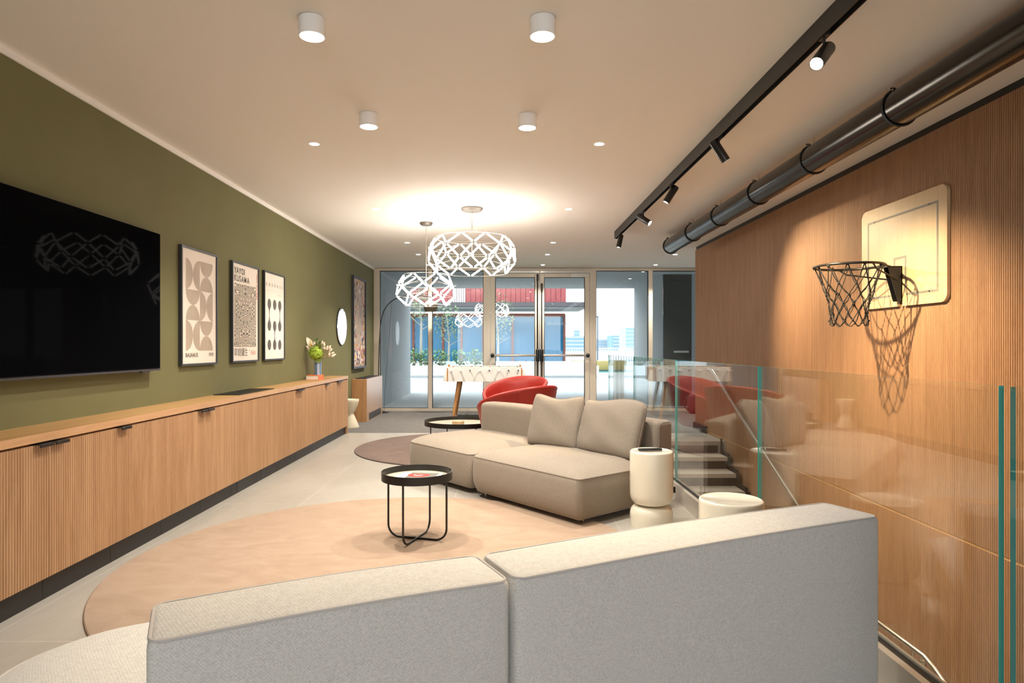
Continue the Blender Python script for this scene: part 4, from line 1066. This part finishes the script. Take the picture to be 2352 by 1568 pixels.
# ------------------------------------------------------------------ duct
t = thing('air_duct', 'round black ventilation duct hung under the ceiling beside the timber wall', 'duct', (2.235, -3.0, 2.60))
R = .10; rings = [8.725, 7.68, 6.715, 5.704, 4.687, 3.667, 2.64, 1.62]
ends = rings+[.6]
for i, (b, a) in enumerate(zip(ends, ends[1:])):
    bm = B(); uvl = bm.loops.layers.uv.new('UVMap'); n = 56; rr = R if i % 2 == 0 else R-.001
    V = [[bm.verts.new((rr*math.cos(2*PI*k/n), yy+3, rr*math.sin(2*PI*k/n))) for k in range(n)] for yy in (a, b)]
    for k in range(n):
        f = bm.faces.new((V[0][k], V[1][k], V[1][(k+1) % n], V[0][(k+1) % n]))
        for lp, (u, v) in zip(f.loops, ((k, 0), (k, 1), (k+1, 1), (k+1, 0))): lp[uvl].uv = (u/n*22, v*(b-a)/.055)
    obj('duct_section', bm, 'duct_perf' if i < 4 else 'duct', t)
bm = B(); lathe(bm, [(0, 0), (R-.002, 0)], 40); bmesh.ops.rotate(bm, verts=bm.verts, matrix=Matrix.Rotation(-PI/2, 3, 'X')); bmesh.ops.translate(bm, verts=bm.verts, vec=(0, 11.715, 0)); obj('end_cap', bm, 'duct', t)
for i, yy in enumerate(rings):
    bm = B(); tube(bm, [((R+.004)*math.cos(2*PI*k/48), yy+3, (R+.004)*math.sin(2*PI*k/48)) for k in range(48)], .0065, 8, True)
    rg = obj('clamp_ring', bm, 'black', t)
    bm = B(); cyl(bm, (-.045, yy+3, R-.012), (-.045, yy+3, R+.02), .006, seg=8); cyl(bm, (-.06, yy+3, R+.008), (-.03, yy+3, R+.008), .008, seg=8); cyl(bm, (0, yy+3, R), (0, yy+3, .158), .004, seg=6); obj('hanger', bm, 'inox', rg)

# ------------------------------------------------------------------ track and spotlights
bm = B(); x0, x1 = 1.444, 1.482; zb = 2.664
for a, b in (((x0, .6, zb), (x0+.004, 8.54, ZC-.001)), ((x1-.004, .6, zb), (x1, 8.54, ZC-.001)), ((x0+.004, .6, zb+.035), (x1-.004, 8.54, ZC-.001)), ((x0+.004, 8.536, zb), (x1-.004, 8.54, zb+.035))): box(bm, a, b)
o = obj('lighting_track', bm, 'black'); tag(o, 'long black lighting track on the ceiling left of the duct', 'track')
def spot(label, y, d, lit, off=(0, 0, -.075)):
    t = thing('track_spotlight', label, 'spotlight', (1.463, y, 2.664), 0, 'black cylinder spotlights on the ceiling track')
    d = Vector(d).normalized(); c = Vector(off)
    bm = B(); box(bm, (-.012, -.035, -.004), (.012, .035, .034)); cyl(bm, (0, 0, -.004), (0, 0, -.05), .007, seg=8); obj('adapter', bm, 'black', t)
    bm = B(); b2 = B(); lathe(b2, [(0, -.075), (.029, -.075), (.031, -.072), (.031, .088), (.028, .088), (.027, .078)], 28); merge(bm, b2, 0, Matrix.Translation(c) @ d.to_track_quat('Z', 'Y').to_matrix().to_4x4()); obj('can', bm, 'blackmetal', t)
    bm = B(); b2 = B(); lathe(b2, [(0, .079), (.0265, .079)], 28); merge(bm, b2, 0, Matrix.Translation(c) @ d.to_track_quat('Z', 'Y').to_matrix().to_4x4()); obj('lens', bm, 'spot_glow', t)
    if lit: lamp('SPOT', 'spot_lamp', c+d*.095, lit[0], (1., .76, .46), t, spot_size=math.radians(lit[1]), spot_blend=1., shadow_soft_size=.018, aim=d)
    return t
spot('nearest track spotlight, shining toward the camera', 2.97, (-.5, -.42, -.58), (60, 60), (-.02, -.03, -.095))
spot('second track spotlight from the camera, tilted to the timber wall', 4.43, (.74, .02, -1.12), (250, 88))
spot('middle track spotlight, tilted away from the timber wall', 5.70, (-.55, .1, -.9), (90, 55))
spot('fourth track spotlight from the camera, lens turned to the timber wall', 6.84, (.9, -.62, -.78), (190, 82))
spot('farthest track spotlight, at the end of the track', 8.23, (-.22, 0, -.95), (80, 55))

# ------------------------------------------------------------------ ceiling lights
proto = None
for lab, x, y in (('left surface downlight of the row nearest the camera', -.888, 2.99), ('right surface downlight of the row nearest the camera', .174, 2.99), ('left surface downlight of the second row', -.884, 4.22), ('right surface downlight of the second row', .148, 4.24)):
    if proto is None:
        proto = t = thing('surface_downlight', lab, 'ceiling light', (x, y, ZC), 0, 'white cylinder downlights on the ceiling')
        bm = B(); lathe(bm, [(0, -.001), (.058, -.001), (.058, -.005), (.061, -.006), (.061, -.083), (.059, -.085), (.055, -.085), (.053, -.075)], 40); obj('housing', bm, 'lamp_white', t)
        bm = B(); lathe(bm, [(0, -.074), (.0535, -.076)], 40); obj('diffuser', bm, 'disc_glow', t)
        lamp('SPOT', 'downlight_lamp', (0, 0, -.09), 54, WARM, t, spot_size=math.radians(130), spot_blend=.9, shadow_soft_size=.05)
    else: dup(proto, (x, y, ZC), label=lab)
proto = None
nms = {4.84: 'just beyond the surface downlights', 7.14: 'level with the big pendant canopy', 9.45: 'third from the camera', 10.66: 'second last before the glass', 12.03: 'right at the glass front'}
for x in (-1.42, .705, 2.80):
    for y in (4.84, 7.14, 9.45, 10.66, 12.03):
        if x > 2 and y < 10: continue
        side = {-1.42: 'left row', .705: 'middle row', 2.80: 'right row beyond the duct'}[x]
        lab = 'small recessed ceiling spot, %s, %s' % (side, nms[y])
        if proto is None:
            proto = t = thing('recessed_spot', lab, 'ceiling light', (x, y, ZC), 0, 'recessed ceiling spots')
            bm = B(); lathe(bm, [(.034, -.001), (.044, -.001), (.043, -.004), (.034, -.003)], 32); obj('trim_ring', bm, 'lamp_white', t)
            bm = B(); lathe(bm, [(0, -.0025), (.0345, -.0025)], 32); obj('lens', bm, 'spot_glow', t)
            lamp('SPOT', 'recessed_lamp', (0, 0, -.02), 78, WARM, t, spot_size=math.radians(110), spot_blend=.8, shadow_soft_size=.035)
        else: dup(proto, (x, y, ZC), label=lab)

# ------------------------------------------------------------------ pendants
def pendant(label, x, y, zc, N, ringsp, can_r, phase):
    t = thing('pendant_lamp', label, 'pendant lamp', (x, y, zc), 0, 'tube lattice pendant lamps'); top = ZC-zc
    bm = B(); lathe(bm, [(0, top-.001), (can_r, top-.001), (can_r, top-.012), (can_r*.82, top-.035), (0, top-.037)], 40); obj('canopy', bm, 'nickel', t)
    bm = B(); cyl(bm, (0, 0, top-.036), (0, 0, top-.22), .005, seg=8); cyl(bm, (0, 0, top-.22), (0, 0, 0.02), .0022, seg=6); cyl(bm, (0, 0, .0), (0, 0, .03), .02, seg=16)
    for k in range(3):
        a = phase+2*PI*k/3; r, z, o = ringsp[1]; cyl(bm, (0, 0, .16), (r*math.cos(a), r*math.sin(a), z), .0012, seg=5)
        r, z, o = ringsp[-2]; cyl(bm, (0, 0, .0), (r*math.cos(a), r*math.sin(a), z), .0012, seg=5)
    obj('cord', bm, 'wire', t)
    nodes = []
    for r, z, o in ringsp:
        nodes.append([Vector((r*math.cos(phase+2*PI*(k+o/2)/N), r*math.sin(phase+2*PI*(k+o/2)/N), z)) for k in range(N)])
        bm = B(); tube(bm, [(r*math.cos(2*PI*k/48), r*math.sin(2*PI*k/48), z) for k in range(48)], .0013, 5, True); obj('ring_wire', bm, 'wire', t)
    for i in range(len(nodes)-1):
        o0, o1 = ringsp[i][2], ringsp[i+1][2]
        for k in range(N):
            for q in ((0, -1) if o0 == 0 else (0, 1)):
                a, b = nodes[i][k], nodes[i+1][(k+q) % N]; d = b-a
                p, e = a+d*.085, b-d*.085; L = (e-p); rr = .0088
                bm = B(); tube(bm, [p, p+L*.03, p+L*.97, e], [rr*.55, rr, rr, rr*.55], 10); obj('light_tube', bm, 'tube_glow', t)
pendant('large tube lattice pendant lamp, nearer and higher of the two', -.358, 7.1, 2.245, 10, [(.40, .187, 1), (.475, .075, 0), (.475, -.077, 1), (.40, -.187, 0)], .1215, -PI/2+.087)
pendant('smaller tube lattice pendant lamp hanging lower behind the large one', -.958, 7.92, 1.932, 6, [(.27, .19, 1), (.365, .066, 0), (.365, -.064, 1), (.27, -.182, 0)], .079, -PI/2+.04)

# ------------------------------------------------------------------ daylight, camera, view
w = bpy.data.worlds.new('overcast sky'); scene.world = w; w.use_nodes = True
wn = w.node_tree; bg = wn.nodes['Background']
bg.inputs['Color'].default_value = (.90, .96, 1., 1); bg.inputs['Strength'].default_value = 2.0
cam = bpy.data.cameras.new('camera'); co = bpy.data.objects.new('camera', cam); COL.objects.link(co); scene.camera = co
co.location = (0, 0, H); co.rotation_euler = (PI/2, 0, 0)
cam.sensor_width = 36; cam.lens = F/2352*36; cam.clip_start = .02; cam.clip_end = 500
cam.shift_x = (1176-VX)/2352; cam.shift_y = (VY-784)/2352
vs = scene.view_settings; vs.view_transform = 'Standard'; vs.look = 'None'; vs.gamma = 1; vs.exposure = 1.3; vs.use_curve_mapping = False
cy = scene.cycles
cy.max_bounces = 10; cy.diffuse_bounces = 5; cy.glossy_bounces = 4; cy.transmission_bounces = 4; cy.transparent_max_bounces = 24
cy.sample_clamp_indirect = 6; cy.caustics_reflective = False; cy.caustics_refractive = False
cy.use_denoising = True
